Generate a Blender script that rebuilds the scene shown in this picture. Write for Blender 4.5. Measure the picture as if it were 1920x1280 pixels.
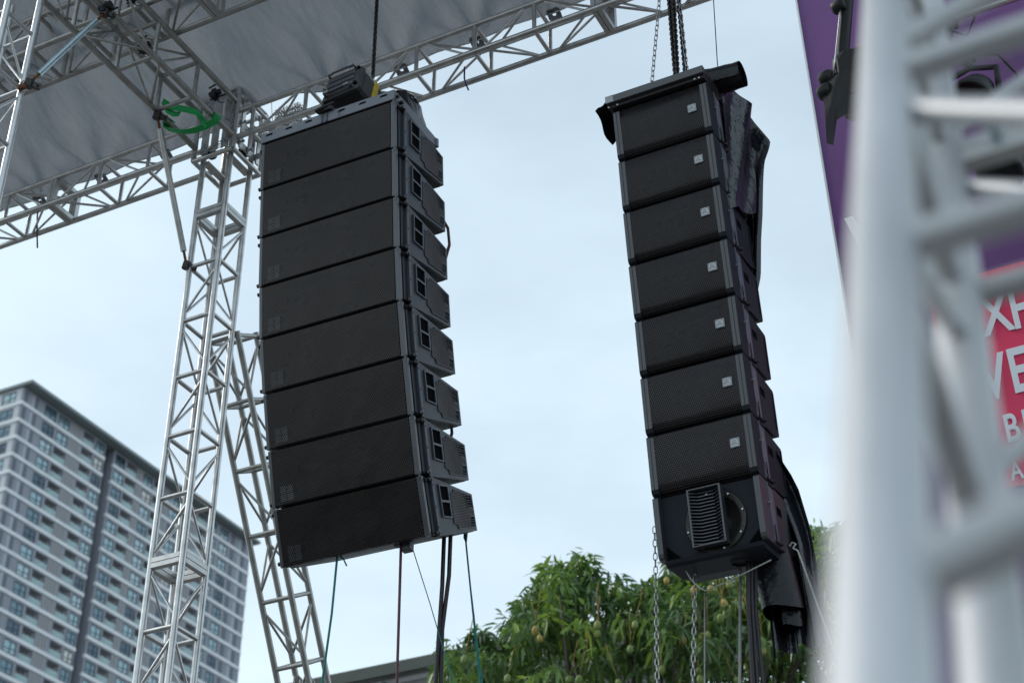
import bpy, math, random
import numpy as np
from mathutils import Matrix, Vector
random.seed(7); rng = np.random.default_rng(7)
R = math.radians
scn = bpy.context.scene
for o in list(bpy.data.objects): bpy.data.objects.remove(o, do_unlink=True)
COL = scn.collection

# ------------------------------------------------------------------ camera
PITCH, HEAD, ROLL = R(33.46), R(26.8), R(-0.12)
h = Vector((-math.sin(HEAD), math.cos(HEAD), 0)); up = Vector((0, 0, 1))
fw = h*math.cos(PITCH) + up*math.sin(PITCH)
r0 = Vector((math.cos(HEAD), math.sin(HEAD), 0)); u0 = r0.cross(fw)
cr = r0*math.cos(ROLL) + u0*math.sin(ROLL); cu = u0*math.cos(ROLL) - r0*math.sin(ROLL)
cd = bpy.data.cameras.new('camera'); cam = bpy.data.objects.new('camera', cd); COL.objects.link(cam)
cam.matrix_world = Matrix(((cr.x, cu.x, -fw.x, 0), (cr.y, cu.y, -fw.y, 0), (cr.z, cu.z, -fw.z, 1.6), (0, 0, 0, 1)))
cd.sensor_width = 36; cd.lens = 3100/1920*36; cd.clip_start = 0.05; cd.clip_end = 5000
cd.dof.use_dof = True; cd.dof.focus_distance = 10.9; cd.dof.aperture_fstop = 2.8
scn.camera = cam

# ------------------------------------------------------------------ sky and sun
SUN = Vector((-0.75, -0.16, 0.64)).normalized()
w = bpy.data.worlds.new('World'); scn.world = w; w.use_nodes = True
nt = w.node_tree; nt.nodes.clear()
def N(t, ty, **kw):
    n = t.nodes.new(ty)
    for k, v in kw.items(): setattr(n, k, v)
    return n
out = N(nt, 'ShaderNodeOutputWorld'); bg = N(nt, 'ShaderNodeBackground'); sky = N(nt, 'ShaderNodeTexSky', sky_type='NISHITA')
sky.sun_disc = False; sky.sun_elevation = math.asin(SUN.z); sky.sun_rotation = math.atan2(SUN.x, SUN.y)
sky.air_density = 1.0; sky.dust_density = 1.6; sky.ozone_density = 1.0
tc = N(nt, 'ShaderNodeTexCoord'); mp = N(nt, 'ShaderNodeMapping'); mp.inputs['Scale'].default_value = (1, 1, 2.2)
nz = N(nt, 'ShaderNodeTexNoise'); nz.inputs['Scale'].default_value = 3.2; nz.inputs['Detail'].default_value = 7; nz.inputs['Roughness'].default_value = .52
rp = N(nt, 'ShaderNodeValToRGB'); rp.color_ramp.elements[0].position = .34; rp.color_ramp.elements[0].color = (.72, .72, .72, 1)
rp.color_ramp.elements[1].position = .64; rp.color_ramp.elements[1].color = (1.0, 1.0, 1.0, 1)
mx = N(nt, 'ShaderNodeMix', data_type='RGBA'); mx.inputs['B'].default_value = (6.75, 8.2, 9.05, 1)
L = nt.links.new
L(tc.outputs['Generated'], mp.inputs['Vector']); L(mp.outputs[0], nz.inputs['Vector']); L(nz.outputs['Fac'], rp.inputs[0])
sx = N(nt, 'ShaderNodeSeparateXYZ'); L(tc.outputs['Generated'], sx.inputs[0])
er = N(nt, 'ShaderNodeMapRange'); er.inputs['From Min'].default_value = .45; er.inputs['From Max'].default_value = .85; er.inputs['To Min'].default_value = 1.04; er.inputs['To Max'].default_value = .54
L(sx.outputs['Z'], er.inputs['Value']); ml = N(nt, 'ShaderNodeMath', operation='MULTIPLY', use_clamp=True); L(rp.outputs[0], ml.inputs[0]); L(er.outputs[0], ml.inputs[1]); L(ml.outputs[0], mx.inputs['Factor']); L(sky.outputs[0], mx.inputs['A']); L(mx.outputs['Result'], bg.inputs[0]); L(bg.outputs[0], out.inputs[0])
bg.inputs[1].default_value = 0.126
sl = bpy.data.lights.new('sun', 'SUN'); sl.energy = 1.5; sl.angle = R(14); sl.color = (1, .95, .88)
so = bpy.data.objects.new('sun', sl); COL.objects.link(so); so.rotation_euler = SUN.to_track_quat('Z', 'Y').to_euler(); so.location = (0, 0, 40)
scn.view_settings.view_transform = 'Standard'; scn.view_settings.look = 'None'; scn.view_settings.exposure = 0; scn.view_settings.gamma = 1
scn.render.engine = 'CYCLES'

# ------------------------------------------------------------------ materials
def mat(name, col, rough=.5, metal=0, var=.0, vscale=8, bump=0, bscale=60, spec=.5, streak=None):
    m = bpy.data.materials.new(name); m.use_nodes = True; t = m.node_tree; b = t.nodes['Principled BSDF']
    b.inputs['Base Color'].default_value = (*col, 1); b.inputs['Roughness'].default_value = rough; b.inputs['Metallic'].default_value = metal
    b.inputs['Specular IOR Level'].default_value = spec
    co = N(t, 'ShaderNodeTexCoord')
    if var:
        n = N(t, 'ShaderNodeTexNoise'); n.inputs['Scale'].default_value = vscale; n.inputs['Detail'].default_value = 5
        src = co.outputs['Object']
        if streak:
            q = N(t, 'ShaderNodeMapping'); q.inputs['Scale'].default_value = streak; t.links.new(src, q.inputs[0]); src = q.outputs[0]
        t.links.new(src, n.inputs['Vector'])
        r = N(t, 'ShaderNodeMapRange'); r.inputs['To Min'].default_value = 1-var; r.inputs['To Max'].default_value = 1+var
        r.inputs['From Min'].default_value = .3; r.inputs['From Max'].default_value = .7
        t.links.new(n.outputs['Fac'], r.inputs['Value'])
        v = N(t, 'ShaderNodeVectorMath', operation='SCALE'); v.inputs[0].default_value = col; t.links.new(r.outputs[0], v.inputs['Scale'])
        t.links.new(v.outputs[0], b.inputs['Base Color'])
        r2 = N(t, 'ShaderNodeMapRange'); r2.inputs['To Min'].default_value = max(0, rough-.1); r2.inputs['To Max'].default_value = min(1, rough+.14)
        t.links.new(n.outputs['Fac'], r2.inputs['Value']); t.links.new(r2.outputs[0], b.inputs['Roughness'])
    if bump:
        n2 = N(t, 'ShaderNodeTexNoise'); n2.inputs['Scale'].default_value = bscale; n2.inputs['Detail'].default_value = 4
        t.links.new(co.outputs['Object'], n2.inputs['Vector'])
        bp = N(t, 'ShaderNodeBump'); bp.inputs['Strength'].default_value = bump; bp.inputs['Distance'].default_value = .01
        t.links.new(n2.outputs['Fac'], bp.inputs['Height']); t.links.new(bp.outputs[0], b.inputs['Normal'])
    return m

def perforated(name, metal_col, hole_col, pitch, hole, rough=.5):
    """hexagonally perforated sheet metal, laid out in the object's own x/z plane"""
    m = bpy.data.materials.new(name); m.use_nodes = True; t = m.node_tree; b = t.nodes['Principled BSDF']; ln = t.links.new
    co = N(t, 'ShaderNodeTexCoord'); sp = N(t, 'ShaderNodeSeparateXYZ'); ln(co.outputs['Object'], sp.inputs[0])
    def mth(op, a, b_=None):
        n = N(t, 'ShaderNodeMath', operation=op)
        for i, v in enumerate((a, b_)):
            if v is None: continue
            if isinstance(v, (int, float)): n.inputs[i].default_value = v
            else: ln(v, n.inputs[i])
        return n.outputs[0]
    xs = mth('MULTIPLY', sp.outputs['X'], 1/pitch); zs = mth('MULTIPLY', sp.outputs['Z'], 1/(pitch*1.732))
    def cell(off):
        fx = mth('SUBTRACT', mth('FRACT', mth('ADD', xs, off)), .5); fz = mth('MULTIPLY', mth('SUBTRACT', mth('FRACT', mth('ADD', zs, off)), .5), 1.732)
        return mth('SQRT', mth('ADD', mth('MULTIPLY', fx, fx), mth('MULTIPLY', fz, fz)))
    d = mth('MINIMUM', cell(100.0), cell(100.5))
    f = N(t, 'ShaderNodeMapRange'); f.inputs['From Min'].default_value = hole-.05; f.inputs['From Max'].default_value = hole+.05; ln(d, f.inputs['Value'])
    n = N(t, 'ShaderNodeTexNoise'); n.inputs['Scale'].default_value = 5; n.inputs['Detail'].default_value = 6; ln(co.outputs['Object'], n.inputs['Vector'])
    r = N(t, 'ShaderNodeMapRange'); r.inputs['To Min'].default_value = .7; r.inputs['To Max'].default_value = 1.35; ln(n.outputs['Fac'], r.inputs['Value'])
    oi = N(t, 'ShaderNodeObjectInfo'); r3 = N(t, 'ShaderNodeMapRange'); r3.inputs['To Min'].default_value = .8; r3.inputs['To Max'].default_value = 1.25; ln(oi.outputs['Random'], r3.inputs['Value'])
    sc = mth('MULTIPLY', r.outputs[0], r3.outputs[0])
    v = N(t, 'ShaderNodeVectorMath', operation='SCALE'); v.inputs[0].default_value = metal_col; ln(sc, v.inputs['Scale'])
    n4 = N(t, 'ShaderNodeTexNoise'); n4.inputs['Scale'].default_value = 3.5; n4.inputs['Detail'].default_value = 7; n4.inputs['Roughness'].default_value = .65; ln(co.outputs['Object'], n4.inputs['Vector'])
    r4 = N(t, 'ShaderNodeMapRange'); r4.inputs['From Min'].default_value = .3; r4.inputs['From Max'].default_value = .7; r4.inputs['To Min'].default_value = rough-.10; r4.inputs['To Max'].default_value = rough+.16; ln(n4.outputs['Fac'], r4.inputs['Value']); ln(r4.outputs[0], b.inputs['Roughness'])
    mxn = N(t, 'ShaderNodeMix', data_type='RGBA'); mxn.inputs['A'].default_value = (*hole_col, 1); ln(v.outputs[0], mxn.inputs['B']); ln(f.outputs[0], mxn.inputs['Factor'])
    ln(mxn.outputs['Result'], b.inputs['Base Color'])
    n5 = N(t, 'ShaderNodeTexNoise'); n5.inputs['Scale'].default_value = 4.5; n5.inputs['Detail'].default_value = 3; ln(co.outputs['Object'], n5.inputs['Vector'])
    bq = N(t, 'ShaderNodeBump'); bq.inputs['Strength'].default_value = .35; bq.inputs['Distance'].default_value = .02; ln(n5.outputs['Fac'], bq.inputs['Height']); ln(bq.outputs[0], b.inputs['Normal'])
    b.inputs['Specular Tint'].default_value = (1, .92, .89, 1); sf = mth('MULTIPLY', f.outputs[0], .50); ln(sf, b.inputs['Specular IOR Level'])
    return m

M = {}
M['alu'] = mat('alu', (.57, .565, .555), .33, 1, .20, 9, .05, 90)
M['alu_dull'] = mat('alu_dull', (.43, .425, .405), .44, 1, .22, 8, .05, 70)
M['alu_near'] = mat('alu_near', (.66, .67, .68), .42, .85, .08, 9, .03, 60)
M['alu_fg'] = mat('alu_fg', (.52, .53, .54), .50, .65, .28, 9, .05, 40, streak=(1, 1, .15))
M['plate'] = mat('plate', (.52, .52, .51), .42, .9, .15, 12, .04, 50)
M['zinc'] = mat('zinc', (.42, .52, .56), .3, 1, .1, 30)
M['rust'] = mat('rust', (.16, .055, .02), .8, .2, .4, 40, .2, 90)
M['cab'] = mat('cab', (.026, .029, .036), .5, 0, .18, 6, .12, 420, spec=.25)
M['cab_bar'] = mat('cab_bar', (.05, .054, .066), .34, .1, .14, 7, .05, 300, spec=.9)
M['cab_edge'] = mat('cab_edge', (.070, .080, .102), .38, .3, .14, 7, .04, 200)
M['cab_side'] = mat('cab_side', (.030, .036, .048), .42, .1, .18, 6, .08, 300)
M['black'] = mat('black', (.010, .010, .012), .5, 0, .2, 9, .05, 100)
M['hole'] = mat('hole', (.003, .003, .004), .9, 0, spec=.05)  # flat black, painted in place of the shade inside openings
M['grille'] = perforated('grille', (.026, .0225, .0225), (.001, .001, .001), .0148, .36, .27)
M['grille_fine'] = perforated('grille_fine', (.058, .052, .052), (.012, .011, .011), .006, .30, .55)
M['grille_logo'] = perforated('grille_logo', (.075, .075, .078), (.006, .006, .007), .0148, .36, .30)
M['vent'] = perforated('vent', (.05, .048, .05), (.003, .003, .003), .018, .40, .5)
M['grille_b'] = perforated('grille_b', (.025, .0225, .0245), (.001, .001, .001), .0145, .36, .27)
M['cab_b'] = mat('cab_b', (.022, .025, .032), .5, 0, .2, 5, .2, 380, spec=.10)
M['cheek'] = mat('cheek', (.040, .043, .050), .36, 0, .14, 5, .15, 320, spec=.8)
M['strip_b'] = mat('strip_b', (.15, .17, .205), .4, .3, .15, 8, .05, 200)
M['silver'] = mat('silver', (.30, .31, .33), .4, .4, .2, 60)
M['white'] = mat('white', (.80, .80, .80), .5)
M['vinyl'] = mat('vinyl', (.008, .009, .012), .24, 0, .25, 5, .8, 22, spec=.30)
M['vinyl_gloss'] = mat('vinyl_gloss', (.014, .016, .022), .16, 0, .3, 6, .9, 16, spec=.6)
M['steel_dark'] = mat('steel_dark', (.055, .05, .048), .42, .8, .3, 60)
M['steel'] = mat('steel', (.42, .42, .42), .35, 1, .2, 60)
M['frame'] = mat('frame', (.17, .18, .205), .42, .25, .14, 7, .05, 200)
M['hoist'] = mat('hoist', (.045, .047, .052), .5, .1, .25, 12, .1, 120)
M['yellow'] = mat('yellow', (.62, .47, .03), .6, 0, .25, 40, .1, 80)
M['green'] = mat('green', (.018, .42, .11), .75, 0, .2, 60, .2, 300)
M['rope_green'] = mat('rope_green', (.02, .17, .16), .8, 0, .3, 80)
M['cable'] = mat('cable', (.018, .013, .018), .5, 0, .2, 30)
M['cable_red'] = mat('cable_red', (.075, .022, .03), .55, 0, .3, 40)
M['rope'] = mat('rope', (.36, .36, .34), .8, 0, .2, 90)
M['purple_tie'] = mat('purple_tie', (.05, .02, .16), .7)
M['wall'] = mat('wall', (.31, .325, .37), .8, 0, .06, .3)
M['wall_lit_pale'] = mat('wall_lit_pale', (.62, .635, .66), .8, 0, .06, .3)  # paler copy of wall; the end wall's stronger daylight is in its colour
M['stripe_dark'] = mat('stripe_dark', (.16, .175, .215), .8)
M['stripe_light'] = mat('stripe_light', (.42, .45, .50), .8)
M['band'] = mat('band', (.80, .82, .84), .75, 0, .08, .4)
M['louvre'] = mat('louvre', (.36, .35, .345), .8)
M['soffit'] = mat('soffit', (.24, .28, .28), .8)
M['winframe'] = mat('winframe', (.055, .075, .085), .5)
def glassmat():
    m = bpy.data.materials.new('glass'); m.use_nodes = True; t = m.node_tree; b = t.nodes['Principled BSDF']
    oi = N(t, 'ShaderNodeObjectInfo'); r = N(t, 'ShaderNodeValToRGB'); r.color_ramp.interpolation = 'CONSTANT'
    for i, (p, c) in enumerate(((0, (.14,.22,.27,1)), (.3, (.28,.40,.45,1)), (.55, (.07,.11,.15,1)), (.74, (.36,.46,.50,1)), (.92, (.48,.48,.46,1)))):
        e = r.color_ramp.elements[i] if i < 2 else r.color_ramp.elements.new(p)
        e.position = p; e.color = c
    t.links.new(oi.outputs['Random'], r.inputs[0]); t.links.new(r.outputs[0], b.inputs['Base Color']); b.inputs['Metallic'].default_value = .5; b.inputs['Roughness'].default_value = .1
    return m
M['glass'] = glassmat()
M['rail'] = mat('rail', (.24, .34, .35), .15, .3, .2, .5, spec=.8)
M['dark'] = mat('dark', (.02, .024, .026), .7)
M['purple'] = mat('purple', (.155, .055, .215), .6, 0, .3, .9, .15, 3)
M['red'] = mat('red', (.80, .035, .12), .5, 0, .06, 1.5)
M['letter'] = mat('letter', (.80, .82, .88), .5)
M['ground'] = mat('ground', (.13, .125, .12), .9, 0, .15, .4)
M['bark'] = mat('bark', (.07, .055, .042), .9, 0, .3, 6, .5, 30)
M['stalk'] = mat('stalk', (.22, .15, .03), .8)
M['shed_green'] = mat('shed_green', (.075, .09, .075), .7, 0, .15, 2)
M['shed_white'] = mat('shed_white', (.62, .64, .66), .6, 0, .1, 2)
M['cone'] = mat('cone', (.012, .012, .013), .6, 0, .2, 20)

def fabric():
    m = bpy.data.materials.new('canopy_fabric'); m.use_nodes = True; t = m.node_tree; b = t.nodes['Principled BSDF']; ln = t.links.new
    co = N(t, 'ShaderNodeTexCoord'); q = N(t, 'ShaderNodeMapping'); q.inputs['Scale'].default_value = (3, 1, 1); ln(co.outputs['Object'], q.inputs[0])
    n = N(t, 'ShaderNodeTexNoise'); n.inputs['Scale'].default_value = 1.5; n.inputs['Detail'].default_value = 9; n.inputs['Roughness'].default_value = .62; ln(q.outputs[0], n.inputs['Vector'])
    r = N(t, 'ShaderNodeValToRGB'); r.color_ramp.elements[0].color = (.13, .14, .155, 1); r.color_ramp.elements[1].color = (.36, .36, .355, 1)
    r.color_ramp.elements[0].position = .3; r.color_ramp.elements[1].position = .7
    ln(n.outputs['Fac'], r.inputs[0]); ln(r.outputs[0], b.inputs['Base Color']); b.inputs['Roughness'].default_value = .6
    q2 = N(t, 'ShaderNodeMapping'); q2.inputs['Scale'].default_value = (5, 1.3, 1); q2.inputs['Rotation'].default_value = (0, 0, .3); ln(co.outputs['Object'], q2.inputs[0])
    n2 = N(t, 'ShaderNodeTexNoise'); n2.inputs['Scale'].default_value = 3; n2.inputs['Detail'].default_value = 6; n2.inputs['Distortion'].default_value = .8; ln(q2.outputs[0], n2.inputs['Vector'])
    bp = N(t, 'ShaderNodeBump'); bp.inputs['Strength'].default_value = 1.0; bp.inputs['Distance'].default_value = .16; ln(n2.outputs['Fac'], bp.inputs['Height']); ln(bp.outputs[0], b.inputs['Normal'])
    tr = N(t, 'ShaderNodeBsdfTranslucent'); tr.inputs[0].default_value = (.36, .38, .41, 1); ms = N(t, 'ShaderNodeMixShader'); ms.inputs[0].default_value = .33
    ln(b.outputs[0], ms.inputs[1]); ln(tr.outputs[0], ms.inputs[2]); ln(ms.outputs[0], t.nodes['Material Output'].inputs[0])
    return m
M['canopy'] = fabric()

def leafmat():
    m = bpy.data.materials.new('mango_leaf'); m.use_nodes = True; t = m.node_tree; b = t.nodes['Principled BSDF']; ln = t.links.new
    a = N(t, 'ShaderNodeAttribute', attribute_name='tint'); r = N(t, 'ShaderNodeValToRGB'); cr_ = r.color_ramp
    cr_.elements[0].color = (.045, .100, .036, 1); cr_.elements[1].color = (.30, .42, .06, 1); cr_.elements[1].position = 1
    e = cr_.elements.new(.5); e.color = (.115, .21, .055, 1); e = cr_.elements.new(.86); e.color = (.22, .35, .06, 1)
    ln(a.outputs['Fac'], r.inputs[0]); ln(r.outputs[0], b.inputs['Base Color']); b.inputs['Roughness'].default_value = .36; b.inputs['Specular IOR Level'].default_value = .75
    tr = N(t, 'ShaderNodeBsdfTranslucent'); ln(r.outputs[0], tr.inputs[0]); ms = N(t, 'ShaderNodeMixShader'); ms.inputs[0].default_value = .38
    ln(b.outputs[0], ms.inputs[1]); ln(tr.outputs[0], ms.inputs[2]); ln(ms.outputs[0], t.nodes['Material Output'].inputs[0])
    return m
M['leaf'] = leafmat()
def mangomat():
    m = bpy.data.materials.new('mango_skin'); m.use_nodes = True; t = m.node_tree; b = t.nodes['Principled BSDF']; ln = t.links.new
    oi = N(t, 'ShaderNodeObjectInfo'); r = N(t, 'ShaderNodeValToRGB'); r.color_ramp.elements[0].color = (.13, .21, .045, 1); r.color_ramp.elements[1].color = (.42, .27, .06, 1)
    e = r.color_ramp.elements.new(.6); e.color = (.24, .26, .06, 1)
    ln(oi.outputs['Random'], r.inputs[0]); ln(r.outputs[0], b.inputs['Base Color']); b.inputs['Roughness'].default_value = .55
    return m
M['mango'] = mangomat()

# ------------------------------------------------------------------ mesh tools
class MB:
    def __init__(s): s.v = []; s.f = []; s.sm = []
    def add(s, vs, fs, smooth=False):
        k = len(s.v); s.v += [tuple(p) for p in vs]; s.f += [tuple(i+k for i in f) for f in fs]; s.sm += [smooth]*len(fs); return s
    def box(s, a, b):
        x0, y0, z0 = a; x1, y1, z1 = b
        return s.add([(x0,y0,z0),(x1,y0,z0),(x1,y1,z0),(x0,y1,z0),(x0,y0,z1),(x1,y0,z1),(x1,y1,z1),(x0,y1,z1)],
                     [(0,3,2,1),(4,5,6,7),(0,1,5,4),(1,2,6,5),(2,3,7,6),(3,0,4,7)])
    def bbox(s, a, b, c=.006):
        """box with bevelled edges"""
        x0, y0, z0 = a; x1, y1, z1 = b
        poly = [(x0+c,z0),(x1-c,z0),(x1,z0+c),(x1,z1-c),(x1-c,z1),(x0+c,z1),(x0,z1-c),(x0,z0+c)]
        ins = [(x0+2*c,z0+c),(x1-2*c,z0+c),(x1-c,z0+2*c),(x1-c,z1-2*c),(x1-2*c,z1-c),(x0+2*c,z1-c),(x0+c,z1-2*c),(x0+c,z0+2*c)]
        vs = [(p[0],y0,p[1]) for p in ins]+[(p[0],y0+c,p[1]) for p in poly]+[(p[0],y1-c,p[1]) for p in poly]+[(p[0],y1,p[1]) for p in ins]
        fs = [tuple(range(7,-1,-1))[::-1]] + [tuple(range(24,32))[::-1]]
        for r_ in range(3):
            for i in range(8): j = (i+1) % 8; fs.append((r_*8+i, (r_+1)*8+i, (r_+1)*8+j, r_*8+j))
        return s.add(vs, fs)
    def prism_x(s, poly, x0, x1):
        n = len(poly); vs = [(x0,)+p for p in poly]+[(x1,)+p for p in poly]
        fs = [tuple(range(n-1,-1,-1)), tuple(range(n,2*n))]+[(i,(i+1)%n,n+(i+1)%n,n+i) for i in range(n)]
        return s.add(vs, fs)
    def tube(s, p, q, r, n=10, r2=None, caps=True, rot=0):
        p, q = Vector(p), Vector(q); d = (q-p).normalized(); a = d.orthogonal().normalized(); b = d.cross(a); r2 = r if r2 is None else r2; k = len(s.v)
        vs = []
        for c, rr in ((p, r), (q, r2)):
            for i in range(n): t = 2*math.pi*i/n+rot; vs.append(c+a*math.cos(t)*rr+b*math.sin(t)*rr)
        s.add(vs, [(i,(i+1)%n,n+(i+1)%n,n+i) for i in range(n)], True)
        if caps: s.add(vs, [tuple(range(n-1,-1,-1)), tuple(range(n,2*n))])
        return s
    def path(s, pts, r, n=8, closed=False):
        pts = [Vector(p) for p in pts]; m = len(pts); rings = []; prev = None
        for i, p in enumerate(pts):
            d = ((pts[(i+1) % m] if closed else pts[min(i+1,m-1)])-(pts[i-1] if closed else pts[max(i-1,0)])).normalized()
            a = d.orthogonal().normalized() if prev is None else (prev-d*prev.dot(d)).normalized(); prev = a; b = d.cross(a)
            rr = r[i] if isinstance(r, (list, tuple)) else r
            rings.append([p+a*math.cos(2*math.pi*k/n)*rr+b*math.sin(2*math.pi*k/n)*rr for k in range(n)])
        vs = [v for g in rings for v in g]; fs = []
        for i in range(m if closed else m-1):
            j = (i+1) % m
            for k in range(n): fs.append((i*n+k, i*n+(k+1) % n, j*n+(k+1) % n, j*n+k))
        if not closed: fs += [tuple(range(n-1,-1,-1)), tuple((m-1)*n+k for k in range(n))]
        return s.add(vs, fs, True)
    def ribbon(s, pts, wv, th=.004):
        pts = [Vector(p) for p in pts]; k = len(pts); vs = []
        for i, p in enumerate(pts):
            wd = Vector(wv[i] if isinstance(wv, list) else wv); d = (pts[min(i+1,k-1)]-pts[max(i-1,0)]).normalized(); nn = d.cross(wd).normalized()*th
            vs += [p-wd/2-nn, p+wd/2-nn, p+wd/2+nn, p-wd/2+nn]
        fs = []
        for i in range(k-1):
            a, b = i*4, i*4+4
            for j in range(4): fs.append((a+j, a+(j+1) % 4, b+(j+1) % 4, b+j))
        fs += [(3,2,1,0), tuple((k-1)*4+j for j in range(4))]
        return s.add(vs, fs, False)
    def grid(s, P, smooth=True):
        P = np.asarray(P); a, b = P.shape[:2]
        return s.add([tuple(map(float, v)) for v in P.reshape(-1,3)], [(i*b+j, i*b+j+1, (i+1)*b+j+1, (i+1)*b+j) for i in range(a-1) for j in range(b-1)], smooth)
    def lathe(s, prof, c, axis, n=28):
        c = Vector(c); d = Vector(axis).normalized(); a = d.orthogonal().normalized(); b = d.cross(a); m = len(prof)
        vs = [c+d*hh+(a*math.cos(2*math.pi*k/n)+b*math.sin(2*math.pi*k/n))*rr for rr, hh in prof for k in range(n)]
        return s.add(vs, [(i*n+k, i*n+(k+1) % n, (i+1)*n+(k+1) % n, (i+1)*n+k) for i in range(m-1) for k in range(n)], True)
    def mesh(s, name, m):
        me = bpy.data.meshes.new(name); me.from_pydata(s.v, [], s.f); me.polygons.foreach_set('use_smooth', s.sm); me.materials.append(M[m] if isinstance(m, str) else m); me.update(); return me
    def build(s, name, m, parent=None): return link(name, s.mesh(name, m), parent)
def link(name, me, parent=None):
    o = bpy.data.objects.new(name, me); COL.objects.link(o)
    if parent: o.parent = parent
    return o
def tag(o, label, cat=None, group=None, kind=None):
    if label: o['label'] = label
    if cat: o['category'] = cat
    if group: o['group'] = group
    if kind: o['kind'] = kind
    return o
def empty(name, loc=(0,0,0), rot=(0,0,0)):
    o = bpy.data.objects.new(name, None); COL.objects.link(o); o.location = loc; o.rotation_euler = rot; o.empty_display_size = .1; return o
def copy_tree(o, parent=None):
    c = o.copy(); COL.objects.link(c); c.parent = parent
    for ch in list(o.children): copy_tree(ch, c)
    return c
def frame_to(p, q):
    """matrix whose z axis runs from p to q"""
    p, q = Vector(p), Vector(q); z = (q-p).normalized(); x = z.orthogonal().normalized(); y = z.cross(x)
    return Matrix(((x.x,y.x,z.x,p.x),(x.y,y.y,z.y,p.y),(x.z,y.z,z.z,p.z),(0,0,0,1)))

# ------------------------------------------------------------------ ground
g = MB(); g.grid([[(x, y, 0) for x in np.linspace(-1500, 1500, 9)] for y in np.linspace(-1500, 1500, 9)], False)
tag(g.build('ground', 'ground'), None, kind='structure')

# ------------------------------------------------------------------ box trusses
_mc = {}
def stick(r, ln, n=12, m='alu'):
    k = (r, round(ln, 4), n, m)
    if k not in _mc: _mc[k] = MB().tube((0,0,0), (0,0,ln), r, n).mesh('tube', m)
    return _mc[k]
bolt_me = MB().tube((0,0,-.03), (0,0,.03), .008, 8).tube((0,0,.012), (0,0,.026), .014, 6).tube((0,0,-.028), (0,0,-.014), .014, 6).mesh('bolt', 'zinc')
def truss(name, label, cat, O, ax, e1, e2, length, b, rings, rc=.0245, rr=.0175, rd=.0105, flanges=(), m='alu', group=None, brace=True, cap_start=False, trim=.09):
    """square truss; O = corner chord at start, ax = axis, e1/e2 = the two section directions"""
    O, ax, e1, e2 = (Vector(v) for v in (O, ax, e1, e2)); ax.normalize(); e1.normalize(); e2.normalize()
    root = empty(name, O); tag(root, label, cat, group)
    cs = [Vector((0,0,0)), e1*b, e1*b+e2*b, e2*b]
    def put(nm, p, q, r, n=10):
        o = link(nm, stick(r, (q-p).length, n, m), root); o.matrix_local = frame_to(p, q); return o
    for c in cs: put('chord', c, c+ax*length, rc, 16)
    for t in rings:
        if any(abs(t-f) < .05 for f in flanges): continue
        for i in range(4):
            p, q = cs[i]+ax*t, cs[(i+1) % 4]+ax*t; d = (q-p).normalized(); put('rung', p+d*rc*.8, q-d*rc*.8, rr)
    if brace:
        for k in range(len(rings)-1):
            t0, t1 = rings[k]+trim, rings[k+1]-trim
            for i in range(4):
                p, q = cs[i], cs[(i+1) % 4]
                if (k+i) % 2: p, q = q, p
                d = (q-p).normalized(); put('brace', p+ax*t0+d*rc*.7, q+ax*t1-d*rc*.7, rd, 8)
    for t in flanges:
        for s_ in (-.021, .021):
            mb = MB(); hw = .018
            for i in range(4):
                p, q = cs[i]+ax*(t+s_), cs[(i+1) % 4]+ax*(t+s_); d = (q-p).normalized(); nn = ax.cross(d); p2, q2 = p+d*rc*.6, q-d*rc*.6
                vs = [x+nn*a*.022+ax*c*hw for x in (p2, q2) for a, c in ((-1,-1),(1,-1),(1,1),(-1,1))]
                mb.add(vs, [(0,1,2,3),(7,6,5,4),(0,4,5,1),(1,5,6,2),(2,6,7,3),(3,7,4,0)])
            mb.build('flange_frame', 'plate', root)
        for i in range(4):
            for k in (.25, .75):
                p = cs[i].lerp(cs[(i+1) % 4], k)+ax*t; o = link('bolt', bolt_me, root); o.matrix_local = frame_to(p-ax*.0, p+ax)
    return root
X_, Y_, Z_ = Vector((1,0,0)), Vector((0,1,0)), Vector((0,0,1))
SP = .522
# tower T1, corner at its near leg
T1X, T1Y = -6.843, 8.385
tb = .276
zr = [6.249+SP*k for k in range(-11, 8)]
tower = truss('truss_tower', 'silver box truss tower with bolted flange rising behind the left speaker stack', 'truss', (T1X-tb, T1Y, 0), Z_, X_, Y_, 10.95, tb, zr, flanges=(6.249+SP, 6.249+SP*7))
# main truss left and right of the corner block
mb_ = .285
truss('truss_span', 'horizontal truss under the canopy edge running left from the corner block', 'truss', (-7.20, 8.36, 10.59), -X_, Y_, Z_, 5.5, mb_, [.5+SP*k for k in range(10)], flanges=(.5+SP*2,))
truss('truss_span', 'horizontal truss running right from the corner block behind both speaker stacks', 'truss', (-6.79, 8.36, 10.59), X_, Y_, Z_, 8.0, mb_, [.155+SP*k for k in range(15)], flanges=(.155+SP*6,))
# roof truss running toward the viewer
PB = .375
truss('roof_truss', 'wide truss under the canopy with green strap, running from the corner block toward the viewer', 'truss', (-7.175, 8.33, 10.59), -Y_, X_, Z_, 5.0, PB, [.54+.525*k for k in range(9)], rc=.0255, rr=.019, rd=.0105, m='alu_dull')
# truss across, on top of it
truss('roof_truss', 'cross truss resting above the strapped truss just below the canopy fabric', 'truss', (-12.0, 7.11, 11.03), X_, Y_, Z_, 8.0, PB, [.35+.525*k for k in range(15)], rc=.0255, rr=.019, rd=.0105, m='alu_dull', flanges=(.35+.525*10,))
# tower at the left edge
truss('truss_tower', 'bright truss tower cut by the left edge of the picture', 'truss', (-7.355, 6.0, 0), Z_, X_, Y_, 10.5, .285, [9.56+SP*k for k in range(-18, 2)], m='alu_near')
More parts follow.
